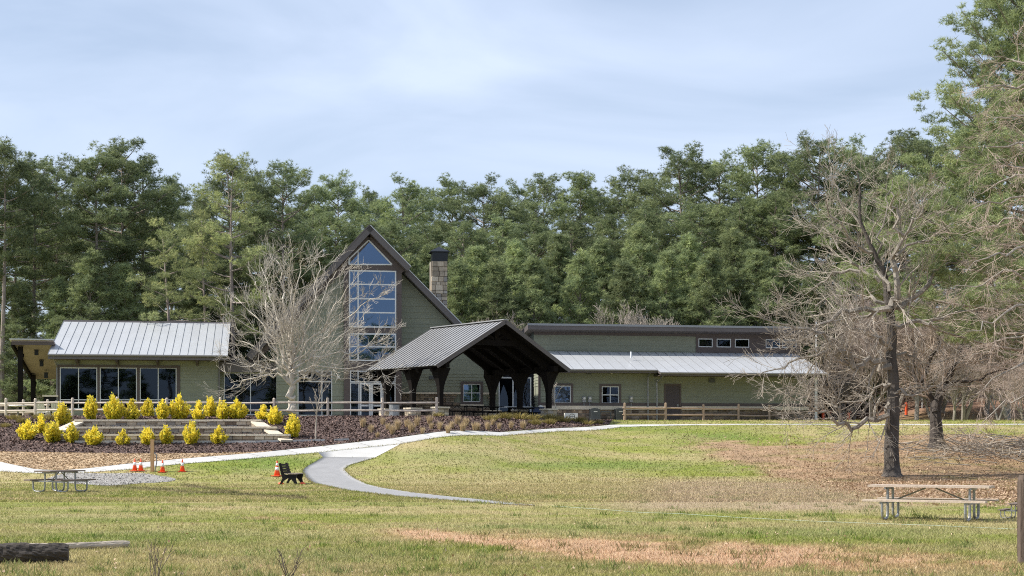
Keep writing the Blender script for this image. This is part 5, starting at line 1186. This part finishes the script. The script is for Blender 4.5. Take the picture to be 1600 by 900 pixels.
# big dark-trunked tree on the right bank, limbs as they run in the photograph
D2 = 70.5
p2 = hit(1394, 744); D2 = p2.y
RL = [([(1394, 747), (1393, 715), (1395, 660), (1396, 610), (1393, 560), (1394, 515), (1390, 485), (1386, 450), (1380, 425), (1366, 394), (1344, 347), (1344, 300), (1340, 268)], .39, .03, (0, .5)),
      ([(1393, 480), (1402, 446), (1400, 400), (1409, 366), (1397, 331), (1396, 300)], .20, .03, (0, -1.5)), ([(1409, 366), (1424, 348), (1437, 331), (1450, 300)], .08, .02, (-1.2, -2)), ([(1392, 482), (1414, 474), (1444, 445), (1470, 425), (1503, 400)], .20, .03, (0, 1.0)),
      ([(1390, 483), (1355, 484), (1319, 487), (1287, 503), (1255, 530), (1230, 548)], .17, .02, (0, -1.8)), ([(1381, 474), (1350, 464), (1326, 461), (1290, 470), (1262, 490)], .10, .02, (0, 2)), ([(1398, 509), (1432, 507), (1458, 503), (1486, 492), (1530, 488), (1570, 490)], .13, .02, (0, -1)),
      ([(1392, 545), (1372, 533), (1355, 517), (1324, 513), (1300, 500)], .12, .025, (0, -2.2)), ([(1392, 572), (1370, 566), (1353, 567), (1334, 575), (1313, 559), (1290, 555), (1262, 557), (1225, 572), (1190, 590)], .19, .02, (0, -2.0)), ([(1334, 574), (1322, 552), (1300, 531), (1278, 520), (1245, 512), (1205, 500), (1170, 492)], .13, .015, (-1.2, -2.6)),
      ([(1392, 630), (1378, 648), (1357, 660), (1335, 666), (1318, 661), (1308, 640), (1302, 612), (1296, 585), (1290, 560)], .16, .02, (0, -2.0)), ([(1318, 661), (1295, 652), (1270, 640), (1245, 622), (1210, 610)], .08, .015, (-1.6, -3)), ([(1395, 622), (1408, 612), (1432, 616), (1455, 605), (1480, 590)], .10, .02, (0, -1)),
      ([(1375, 440), (1356, 425), (1325, 400), (1303, 372), (1280, 350)], .11, .02, (.4, 2.5)), ([(1344, 425), (1303, 431), (1275, 450), (1240, 470)], .09, .015, (.6, 2.5)), ([(1366, 394), (1330, 370), (1300, 330), (1285, 300)], .09, .015, (.4, -1.8)), ([(1400, 400), (1430, 380), (1460, 370), (1490, 345)], .09, .015, (-.8, 1.6)),
      ([(1393, 600), (1370, 605), (1345, 625), (1300, 632), (1260, 628)], .09, .015, (0, 2.2)), ([(1394, 560), (1420, 556), (1450, 565), (1490, 560)], .09, .015, (0, 2.0)), ([(1350, 360), (1320, 320), (1306, 285), (1300, 262)], .07, .015, (.5, 2.0)), ([(1390, 455), (1370, 420), (1375, 370), (1385, 320), (1392, 280)], .10, .015, (0, 2.5)), ([(1384, 483), (1340, 500), (1300, 530), (1260, 580), (1235, 620)], .09, .015, (0, 3.0))]
RT = guided(47, D2, RL, dict(PB, bare_stem=.62, rmin=.0065, kids=(6, 6, 6, 4), trop=(.0, .03, .04, .05)), ['bark_limb', 'bark_upper'], 'twig_gray', (p2.x, D2, p2.z), 1.25, (1.1, 2.8))
plant_tree('bare_tree', 'large leafless tree with thick dark trunk and drooping limbs behind the picnic table', 'bare tree', (p2.x, D2, p2.z), 0, 1, RT)
# second dark trunk behind it
p3 = hit(1464, 699); D3 = p3.y
SL = [([(1464, 702), (1463, 672), (1462, 645), (1466, 622), (1478, 596), (1492, 570), (1505, 530), (1512, 490)], .42, .04, (0, .5)), ([(1462, 645), (1452, 620), (1440, 596), (1428, 570), (1425, 530)], .22, .03, (0, 1)), ([(1478, 596), (1500, 560), (1530, 530), (1560, 505)], .16, .02, (0, -1)), ([(1466, 622), (1490, 600), (1530, 590), (1575, 580), (1610, 560)], .13, .02, (0, -2)), ([(1440, 596), (1465, 540), (1485, 500), (1490, 450)], .14, .02, (.6, 2)), ([(1505, 530), (1530, 480), (1550, 440)], .1, .02, (.3, 2))]
ST = guided(53, D3, SL, dict(PB, bare_stem=.5, rmin=.009, trop=(.0, .04, .03, .02)), 'bark_dark', 'twig_pink', (p3.x, D3, p3.z), .55, (1.2, 2.8))
plant_tree('bare_tree', 'forked bare tree with thick dark trunk beside the brush pile', 'bare tree', (p3.x, D3, p3.z), 0, 1, ST)
# near bare tree reaching in from beyond the right edge
D4 = 56.0; x4 = (1668 - 800) / FOC * D4
NL = [([(1668, 775), (1664, 640), (1660, 520), (1654, 400), (1646, 300), (1636, 200), (1622, 120)], .34, .05, (0, .3))]
rr = random.Random(91)
for py, ex_, ey_, dz in ((160, 1545, 130, -1), (200, 1540, 190, 1), (240, 1530, 235, -2), (280, 1528, 300, 1.5), (320, 1520, 330, -1), (350, 1505, 360, 2), (390, 1510, 420, -2), (430, 1500, 450, .5), (470, 1515, 520, -1.5), (520, 1510, 560, 1.5), (560, 1525, 610, -1), (600, 1530, 660, 1), (140, 1570, 90, 2), (300, 1560, 250, -3)):
    mx_ = (1655 + ex_) / 2; NL.append(([(1655 - (600 - py) * .02, py), (mx_ + 20, (py * .6 + ey_ * .4) - 14), (mx_ - 25, (py * .35 + ey_ * .65) - 8), (ex_, ey_)], .085, .014, (0, dz)))
NT = guided(61, D4, NL, dict(PB, bare_stem=.2, rmin=.0048, trop=(.0, .0, -.01, -.02), kids=(6, 8, 7, 4)), 'bark_gray', 'twig_pink', (x4, D4, gz(x4, D4)), .5, (.8, 1.8))
plant_tree('bare_tree', 'near bare tree whose pinkish twigs hang in from the right edge', 'bare tree', (x4, D4, gz(x4, D4)), 0, 1, NT)
# thin staked saplings
PSap = dict(wander=.06, trop=(.05, .10, .08), rmin=.007, trunk_lev=0, maxlev=2, kids=(14, 4), ang=(.4, .8), ratio=(.22, .42), **{'from': (.38, .2)})
def sapling(label, px, py, top, d, m, seed, P=PSap):
    x = (px - 800) / FOC * d; z0 = gz(x, d); h = (EYE + (HZ - top) / FOC * d - z0); rng = random.Random(seed); a = MB(); b = MB()
    grow(a, b, rng, (0, 0, -.1), (0, 0, 1), h, .045, 0, P); plant_tree('sapling', label, 'sapling', (x, d, z0), 0, 1, (a.mesh('trunk', m), b.mesh('crown', m)))
ps = hit(493, 690); sapling('thin leafless sapling on the mulch slope left of the path junction', 493, 690, 592, ps.y, 'twig_gray', 3)
sapling('small pale sapling in front of the right wing windows', 870, 655, 578, 95.4, 'twig_pale', 5, dict(PSap, kids=(18, 5), rmin=.009))
# foreground weeds
for label, px, py, h, n, seed in (('dry branching weed at the bottom edge, left of the other', 243, 905, .50, 7, 4), ('dry branching weed at the bottom edge, right of the other', 452, 905, .38, 8, 9)):
    q = hit(px, py); rng = random.Random(seed); a = MB()
    for i in range(n):
        az = rng.uniform(0, 6.28); grow(a, a, rng, (rng.uniform(-.05, .05), rng.uniform(-.04, .04), -.02), (math.cos(az) * .5, math.sin(az) * .5, 1), h * rng.uniform(.7, 1.05), .007, 1, dict(wander=.12, trop=(0, .05, .05), rmin=.003, trunk_lev=4, maxlev=2, kids=(0, 3), ang=(.3, .7), ratio=(.3, .5), **{'from': (.4, .4)}))
    tag(a.build('dry_weed', 'weed_stem'), label, 'weed', 'dry weeds at the bottom edge').location = q
# brush pile
q = hit(1545, 712); a = MB(); rng = random.Random(12); t = thing('brush_pile', 'pale grey heap of cut branches on the leafy bank at right', 'brush pile', q)
for i in range(130):
    p = Vector((rng.gauss(0, 1.9), rng.gauss(0, 1.6), 0)); dz = gz(q.x + p.x, q.y + p.y) - q.z; p.z = dz + abs(rng.gauss(0, .35)); az = rng.choice((0, math.pi)) + rng.gauss(.15, .45)
    grow(a, a, rng, p, (math.cos(az), math.sin(az), rng.uniform(-.05, .3)), rng.uniform(1.2, 3.0), rng.uniform(.012, .04), 2, dict(wander=.14, trop=(0, 0, -.01, -.03), rmin=.009, trunk_lev=9, maxlev=3, kids=(0, 0, 5), ang=(.3, .8), ratio=(.3, .55), **{'from': (.3, .3, .3)}))
a.build('branches', 'twig_gray', t)

# ------------------------------------------------------------------ shrubs and small plants
def shrub_mesh(seed, h, w, n=2200):
    """upright golden shrub: leafy shoots rising from the base"""
    rng = np.random.default_rng(seed); C = []; T = []
    ns = 26
    for i in range(ns):
        az = rng.uniform(0, 6.28); u = rng.uniform(0, 1) ** .6; tipr = w * .58 * u; tz = h * (1 - .55 * u ** 1.5) * rng.uniform(.8, 1.06)
        if i < 3: u = rng.uniform(0, .5); tipr = w * .58 * u; tz = h * rng.uniform(.98, 1.12)
        k = n // ns; t = rng.uniform(.06, 1, k)
        rad = tipr * t ** .42; pos = np.stack([np.cos(az) * rad, np.sin(az) * rad, tz * t], 1) + rng.normal(size=(k, 3)) * .05
        C.append(pos); T.append(np.clip(t + rng.normal(size=k) * .15 + (rng.uniform(-.12, .12)), 0, 1))
    C = np.concatenate(C); T = np.concatenate(T); C[:, 2] = np.maximum(C[:, 2], .03); M = len(C)
    d = C - np.array([0, 0, h * .3]); d /= np.linalg.norm(d, axis=1)[:, None] + 1e-6; d = d + rng.normal(size=(M, 3)) * .6 + np.array([0, 0, .5]); d /= np.linalg.norm(d, axis=1)[:, None]
    s = np.cross(d, rng.normal(size=(M, 3))); s /= np.linalg.norm(s, axis=1)[:, None]; l = rng.uniform(.08, .14, M)[:, None]; wd = l * .42
    V = np.stack([C, C + d * l * .5 + s * wd, C + d * l, C + d * l * .5 - s * wd], 1).reshape(-1, 3); F = np.arange(M * 4).reshape(-1, 4)
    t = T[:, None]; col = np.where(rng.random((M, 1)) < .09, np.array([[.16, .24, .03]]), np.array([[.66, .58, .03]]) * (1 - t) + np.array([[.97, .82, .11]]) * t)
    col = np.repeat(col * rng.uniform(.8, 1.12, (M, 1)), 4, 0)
    st = MB(); r2 = random.Random(seed)
    for i in range(9):
        az = r2.uniform(0, 6.28); st.tube([(0.05 * math.cos(az), .05 * math.sin(az), -.05), (w * .16 * math.cos(az), w * .16 * math.sin(az), h * .35), (w * .28 * math.cos(az), w * .28 * math.sin(az), h * .6)], [.014, .01, .006], 4)
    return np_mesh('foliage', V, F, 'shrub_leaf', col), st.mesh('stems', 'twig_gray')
SHR = [shrub_mesh(700 + i, 1.0, (1.0, .85, 1.15, .95)[i]) for i in range(4)]
def shrub(label, px, base, top, wpx, d=None, k=0, group=None):
    if d is None: q = hit(px, base); d = q.y
    x = (px - 800) / FOC * d; z = gz(x, d); h = (base - top) / FOC * d; w = wpx / FOC * d
    t = thing('golden_shrub', label, 'shrub', (x, d, z), rp_.uniform(0, 6.28), group); t.scale = (w * .84, w * .84, h * .95)
    for nm, me in zip(('foliage', 'stems'), SHR[k]):
        o = bpy.data.objects.new(nm, me); link(o); o.parent = t
UP = [(98, 664, 630, 26), (143, 656, 621, 28), (178, 657, 619, 30), (205, 656, 626, 27), (232, 652, 624, 22), (253, 656, 626, 26), (279, 655, 618, 30), (311, 656, 628, 25), (330, 652, 621, 24), (348, 656, 627, 26), (371, 655, 625, 30), (412, 656, 634, 26), (430, 663, 636, 28), (459, 684, 650, 31)]
for i, (px, b, tp, w) in enumerate(UP):
    lab = 'golden yellow shrub of the upper row above the terrace, %s from the left' % ORD[i + 1] if i < 11 else ('golden yellow shrub right of the terrace top, left of a pair', 'golden yellow shrub right of the terrace top, right of a pair', 'golden yellow shrub standing alone right of the terrace foot')[i - 11]
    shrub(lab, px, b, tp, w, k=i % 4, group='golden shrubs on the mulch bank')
LO = [(42, 687, 658, 27), (64, 677, 649, 25), (82, 691, 660, 33), (113, 692, 662, 27), (146, 695, 668, 27), (192, 695, 672, 22), (231, 694, 669, 28), (259, 694, 666, 26), (298, 694, 660, 26), (342, 693, 667, 27)]
for i, (px, b, tp, w) in enumerate(LO):
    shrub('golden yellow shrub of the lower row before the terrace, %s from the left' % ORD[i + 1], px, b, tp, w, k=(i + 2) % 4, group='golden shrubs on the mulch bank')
def tuft_mesh(seed, n, h, spread, c0, c1, lean=.5, name='blades'):
    rng = np.random.default_rng(seed); az = rng.uniform(0, 6.28, n); u = rng.uniform(0, 1, n) ** .7; b = np.stack([np.cos(az) * spread * .25 * u, np.sin(az) * spread * .25 * u, np.zeros(n)], 1)
    d = np.stack([np.cos(az) * lean * u, np.sin(az) * lean * u, np.ones(n)], 1) + rng.normal(size=(n, 3)) * .12; d /= np.linalg.norm(d, axis=1)[:, None]; l = (h * rng.uniform(.6, 1.05, n))[:, None]
    s = np.cross(d, rng.normal(size=(n, 3))); s /= np.linalg.norm(s, axis=1)[:, None]; w = .018
    mid = b + d * l * .55; tip = b + d * l + np.stack([np.cos(az), np.sin(az), -np.ones(n) * .6], 1) * l * .18
    V = np.stack([b - s * w, b + s * w, mid + s * w * .8, mid - s * w * .8, tip], 1).reshape(-1, 3); i0 = np.arange(n)[:, None] * 5
    F = np.concatenate([i0 + np.array([[0, 1, 2]]), i0 + np.array([[0, 2, 3]]), i0 + np.array([[3, 2, 4]])]); t = rng.random((n, 1)); col = np.repeat(np.array([c0]) * (1 - t) + np.array([c1]) * t, 5, 0)
    return np_mesh(name, V, F, 'dry_grass', col)
TUF = [tuft_mesh(800 + i, 120, .62, .8, (.42, .31, .17), (.62, .50, .31), .42) for i in range(3)]
GRN = [tuft_mesh(820 + i, 150, .45, 1.2, (.20, .17, .045), (.36, .29, .10), .9) for i in range(3)]
TP = [(567, 668, 20), (580, 676, 17), (598, 664, 16), (606, 673, 16), (613, 679, 20), (621, 672, 22), (636, 668, 18), (643, 676, 22), (652, 666, 20), (660, 678, 14), (671, 663, 18), (674, 671, 14), (687, 672, 18), (700, 677, 18), (706, 670, 16), (715, 664, 20), (723, 674, 20), (728, 667, 20), (742, 673, 18), (747, 672, 15), (762, 672, 18), (780, 671, 14), (799, 670, 16), (817, 671, 18), (590, 684, 12), (770, 665, 14)]
for i, (px, b, hp) in enumerate(sorted(TP)):
    q = hit(px, b); s_ = hp / FOC * q.y / .62; o = tag(new_obj('grass_tuft', TUF[i % 3]), 'dry tan ornamental grass tuft on the mulch slope, %s from the left' % ORD[i + 1], 'grass tuft', 'dry grass tufts on the mulch'); o.location = q; o.rotation_euler = (0, 0, i * 1.7); o.scale = (s_ * .5, s_ * .5, s_)
GP = [(20, 656, 12), (8, 668, 10), (35, 661, 12), (60, 655, 12), (78, 657, 14), (448, 648, 10), (466, 648, 12), (495, 647, 12), (520, 647, 13), (542, 648, 13), (568, 648, 14), (592, 648, 13), (615, 648, 12), (645, 649, 12), (669, 650, 14), (684, 652, 10), (719, 651, 15), (742, 652, 14), (763, 652, 15), (766, 658, 14), (788, 655, 14), (812, 656, 15), (832, 657, 14), (843, 654, 13), (858, 657, 15), (858, 663, 12), (836, 664, 12), (880, 660, 14), (885, 655, 12), (905, 660, 12), (918, 664, 10), (934, 663, 10)]
for i, (px, b, hp) in enumerate(sorted(GP)):
    q = hit(px, b); s_ = hp / FOC * q.y / .45; o = tag(new_obj('low_shrub', GRN[i % 3]), 'low olive clump planted in the mulch, %s from the left' % ORD[i + 1], 'low shrub', 'low olive clumps on the mulch'); o.location = q; o.rotation_euler = (0, 0, i * 2.1); o.scale = (s_ * .95, s_ * .95, s_)

# ------------------------------------------------------------------ uncountable ground cover
rng = np.random.default_rng(5)
def blades(n, d0, d1, h, w, name, powd=1.0):
    u = rng.random(n); d = 1 / ((1 / d0) * (1 - u) + (1 / d1) * u); half = d * (800 / FOC) * 1.12 + 1; x = rng.uniform(-1, 1, n) * half
    return x, d
def in_poly(px, py, poly):
    P_ = np.array(poly); inside = np.zeros(len(px), bool); j = len(P_) - 1
    for i in range(len(P_)):
        c = ((P_[i, 1] > py) != (P_[j, 1] > py)) & (px < (P_[j, 0] - P_[i, 0]) * (py - P_[i, 1]) / (P_[j, 1] - P_[i, 1] + 1e-12) + P_[i, 0]); inside ^= c; j = i
    return inside
def xy(pts): return [(p.x, p.y) for p in pts]
HARD = [xy(H(SW_BOT)) + xy(H(SW_TOP))[::-1], xy(H(MU_FRONT)) + xy(MU_BACK)[::-1], xy(gp), xy(H([(0, 722), (57, 733.6), (95, 735), (130, 732.6), (200, 724.6), (300, 715.6), (400, 707.8), (425, 705.4)])) + xy(H([(425, 704), (400, 706), (330, 708), (200, 708.4), (0, 705)])),
        xy(H([(505, 714.8), (478, 730), (472, 737), (480, 748), (500, 758), (540, 767), (620, 776.5), (700, 782.6), (780, 788.3), (835, 791)])) + xy(H([(585, 715.8), (546, 727), (537, 734), (545, 742), (570, 755), (600, 763.5), (650, 771), (700, 776.4), (780, 784.6), (835, 789.8)]))[::-1],
        xy(H([(505, 714.6), (497, 707.2), (625, 694.3), (585, 715.6)]))]
def turf(name, n, d0, d1, h, w):
    x, d = blades(n, d0, d1, h, w, name)
    keep = np.ones(len(x), bool)
    for P_ in HARD: keep &= ~in_poly(x, d, P_)
    x = x[keep]; d = d[keep]; c = lawn_colour(x, d); clay = np.clip((c[:, 0] - c[:, 1] * 1.28) * 9, 0, 1); keep = rng.random(len(x)) > clay * .93; x = x[keep]; d = d[keep]; c = c[keep]; m = len(x)
    az = rng.uniform(0, 6.28, m); hh = h * rng.uniform(.4, 1.25, m) * (.7 + .6 * fbm(x * .8, d * .8, 3)); ww = w * rng.uniform(.6, 1.3, m); le = rng.normal(size=(m, 2)) * .55 * hh[:, None]; z = ground(x, d) - .004
    b = np.stack([x, d, z], 1); s = np.stack([np.cos(az), np.sin(az), np.zeros(m)], 1) * (ww / 2)[:, None]; tip = b + np.c_[le, hh]
    V = np.stack([b - s, b + s, tip], 1).reshape(-1, 3); F = np.arange(m * 3).reshape(-1, 3)
    j = rng.random((m, 1)); strawc = np.array([[.52, .44, .25]]); c = np.where(j < .20, c * .45 + strawc * .55, c) * rng.uniform(.55, 1.55, (m, 1)); col = np.repeat(np.clip(c, .01, .85), 3, 0)
    o = kind(new_obj(name, np_mesh(name, V, F, 'grass_blade', col)), 'stuff'); o['label'] = 'short mown grass of the lawn'; return o
turf('grass', 360000, 17.5, 44, .052, .013)
turf('grass', 150000, 44, 66, .06, .032)
turf('grass', 110000, 66, 99, .07, .05)
# fallen leaves on the right bank
n = 60000; x, d = blades(n, 40, 104, 0, 0, ''); px = 800 + FOC * x / d; z = ground(x, d); py = HZ - (z - EYE) * FOC / d
lo = interp(px, [(1020, 690), (1100, 722), (1200, 752), (1400, 792), (1700, 800)]); hi = interp(px, [(1020, 686), (1060, 674), (1200, 680), (1330, 680), (1420, 668), (1700, 670)])
keep = (px > 1040) & (py < lo) & (py > hi) & (fbm(x * .5, d * .5, 21) + rng.random(n) * .5 > .60) & (rng.random(n) < np.clip((lo - py) / 22, 0, 1)); x = x[keep]; d = d[keep]; m = len(x)
def flat_quads(x, d, size, zoff, tilt):
    m = len(x); az = rng.uniform(0, 6.28, m); s = size * rng.uniform(.6, 1.3, m); a = np.stack([np.cos(az), np.sin(az), rng.normal(size=m) * tilt], 1) * s[:, None]; b = np.stack([-np.sin(az), np.cos(az), rng.normal(size=m) * tilt], 1) * (s * .62)[:, None]
    c = np.stack([x, d, ground(x, d) + zoff], 1); return np.stack([c - a, c - b, c + a, c + b], 1).reshape(-1, 3), np.arange(m * 4).reshape(-1, 4)
V, F = flat_quads(x, d, .052, .04, .5); t = rng.random((m, 1)); col = np.array([[.20, .12, .07]]) * (1 - t) + np.array([[.52, .38, .25]]) * t
o = kind(new_obj('fallen_leaves', np_mesh('fallen_leaves', V, F, 'leaf_litter', np.repeat(col, 4, 0))), 'stuff'); o['label'] = 'brown fallen leaves strewn over the right bank'
# bark chips of the mulch bed
n = 120000; x = rng.uniform(-32, 8, n); d = rng.uniform(71, 97, n); keep = in_poly(x, d, HARD[1]); x = x[keep]; d = d[keep]; m = len(x)
V, F = flat_quads(x, d, .055, .045, .55); t = rng.random((m, 1)) ** 2; col = np.array([[.072, .046, .040]]) * (1 - t) + np.array([[.25, .165, .135]]) * t
o = kind(new_obj('bark_mulch', np_mesh('bark_mulch', V, F, 'mulch_chip', np.repeat(col, 4, 0))), 'stuff'); o['label'] = 'dark bark chips covering the planting bed'

# loose stones on the gravel patch
n = 9000; x = rng.uniform(-24, -13, n); d = rng.uniform(60, 72, n); keep = in_poly(x, d, HARD[2]); x = x[keep]; d = d[keep]; m = len(x)
V, F = flat_quads(x, d, .035, .03, .5); t = rng.random((m, 1)); col = np.array([[.16, .15, .14]]) * (1 - t) + np.array([[.52, .51, .49]]) * t
o = kind(new_obj('gravel', np_mesh('gravel', V, F, 'mulch_chip', np.repeat(col, 4, 0))), 'stuff'); o['label'] = 'loose grey gravel beside the walk'

# grass creeping over the edges of the walks, scattered leaves and coarse weeds on the lawn
EP = []
for pl_ in (SW_BOT[1:14], [(505, 714.8), (478, 730), (472, 737), (480, 748), (500, 758), (540, 767), (620, 776.5), (700, 782.6), (780, 788.3), (835, 791)], [(585, 715.8), (546, 727), (537, 734), (545, 742), (570, 755), (600, 763.5), (650, 771), (700, 776.4), (780, 784.6), (835, 789.8)], [(835, 791), (800, 787.8), (770, 785.5)]):
    P_ = H(pl_)
    for p, q in zip(P_[:-1], P_[1:]):
        for u in np.linspace(0, 1, max(2, int((q - p).length * 70))): EP.append((p.x + (q.x - p.x) * u, p.y + (q.y - p.y) * u))
EP = np.array(EP); EP += rng.normal(size=EP.shape) * .05 * (.4 + 1.6 * fbm(EP[:, 0] * 1.3, EP[:, 1] * 1.3, 7)[:, None])
def clump(name, x, d, h, w, tint, label):
    m = len(x); az = rng.uniform(0, 6.28, m); hh = h * rng.uniform(.5, 1.3, m); b = np.stack([x, d, ground(x, d) - .004], 1); s = np.stack([np.cos(az), np.sin(az), np.zeros(m)], 1) * (w / 2); tip = b + np.c_[rng.normal(size=(m, 2)) * .5 * hh[:, None], hh]
    col = np.clip(lawn_colour(x, d) * tint * rng.uniform(.7, 1.35, (m, 1)), .01, .8); o = kind(new_obj(name, np_mesh(name, np.stack([b - s, b + s, tip], 1).reshape(-1, 3), np.arange(m * 3).reshape(-1, 3), 'grass_blade', np.repeat(col, 3, 0))), 'stuff'); o['label'] = label
clump('grass_edge', EP[:, 0], EP[:, 1], .07, .03, np.array([[1, 1, 1]]), 'grass creeping over the path edges')
n = 420; cx, cd = blades(n, 18.5, 60, 0, 0, ''); k = rng.integers(8, 40, n); x = np.repeat(cx, k) + rng.normal(size=k.sum()) * .10; d = np.repeat(cd, k) + rng.normal(size=k.sum()) * .10
keep = np.ones(len(x), bool)
for P_ in HARD: keep &= ~in_poly(x, d, P_)
clump('weeds', x[keep], d[keep], .11, .022, np.array([[.62, .80, .6]]), 'coarse weeds dotted over the lawn')
n = 1100; x, d = blades(n, 18.5, 75, 0, 0, ''); keep = np.ones(n, bool)
for P_ in HARD: keep &= ~in_poly(x, d, P_)
x = x[keep]; d = d[keep]; V, F = flat_quads(x, d, .021, .045, .6); t = rng.random((len(x), 1)); col = np.array([[.24, .13, .07]]) * (1 - t) + np.array([[.52, .40, .27]]) * t
o = kind(new_obj('scattered_leaves', np_mesh('scattered_leaves', V, F, 'leaf_litter', np.repeat(col, 4, 0))), 'stuff'); o['label'] = 'single dry leaves blown over the lawn'

n = 60000; x = rng.uniform(-26, -8, n); d = rng.uniform(64, 76, n); keep = in_poly(x, d, HARD[3]); x = x[keep]; d = d[keep]; m = len(x)
V, F = flat_quads(x, d, .05, .022, .2); t = rng.random((m, 1)) * .7 + .3 * fbm(x * .6, d * .9, 4)[:, None]; col = np.array([[.42, .30, .18]]) * (1 - t) + np.array([[.54, .40, .255]]) * t
o = kind(new_obj('straw_mulch', np_mesh('straw_mulch', V, F, 'leaf_litter', np.repeat(col, 4, 0))), 'stuff'); o['label'] = 'loose tan straw covering the bare patch by the walk'
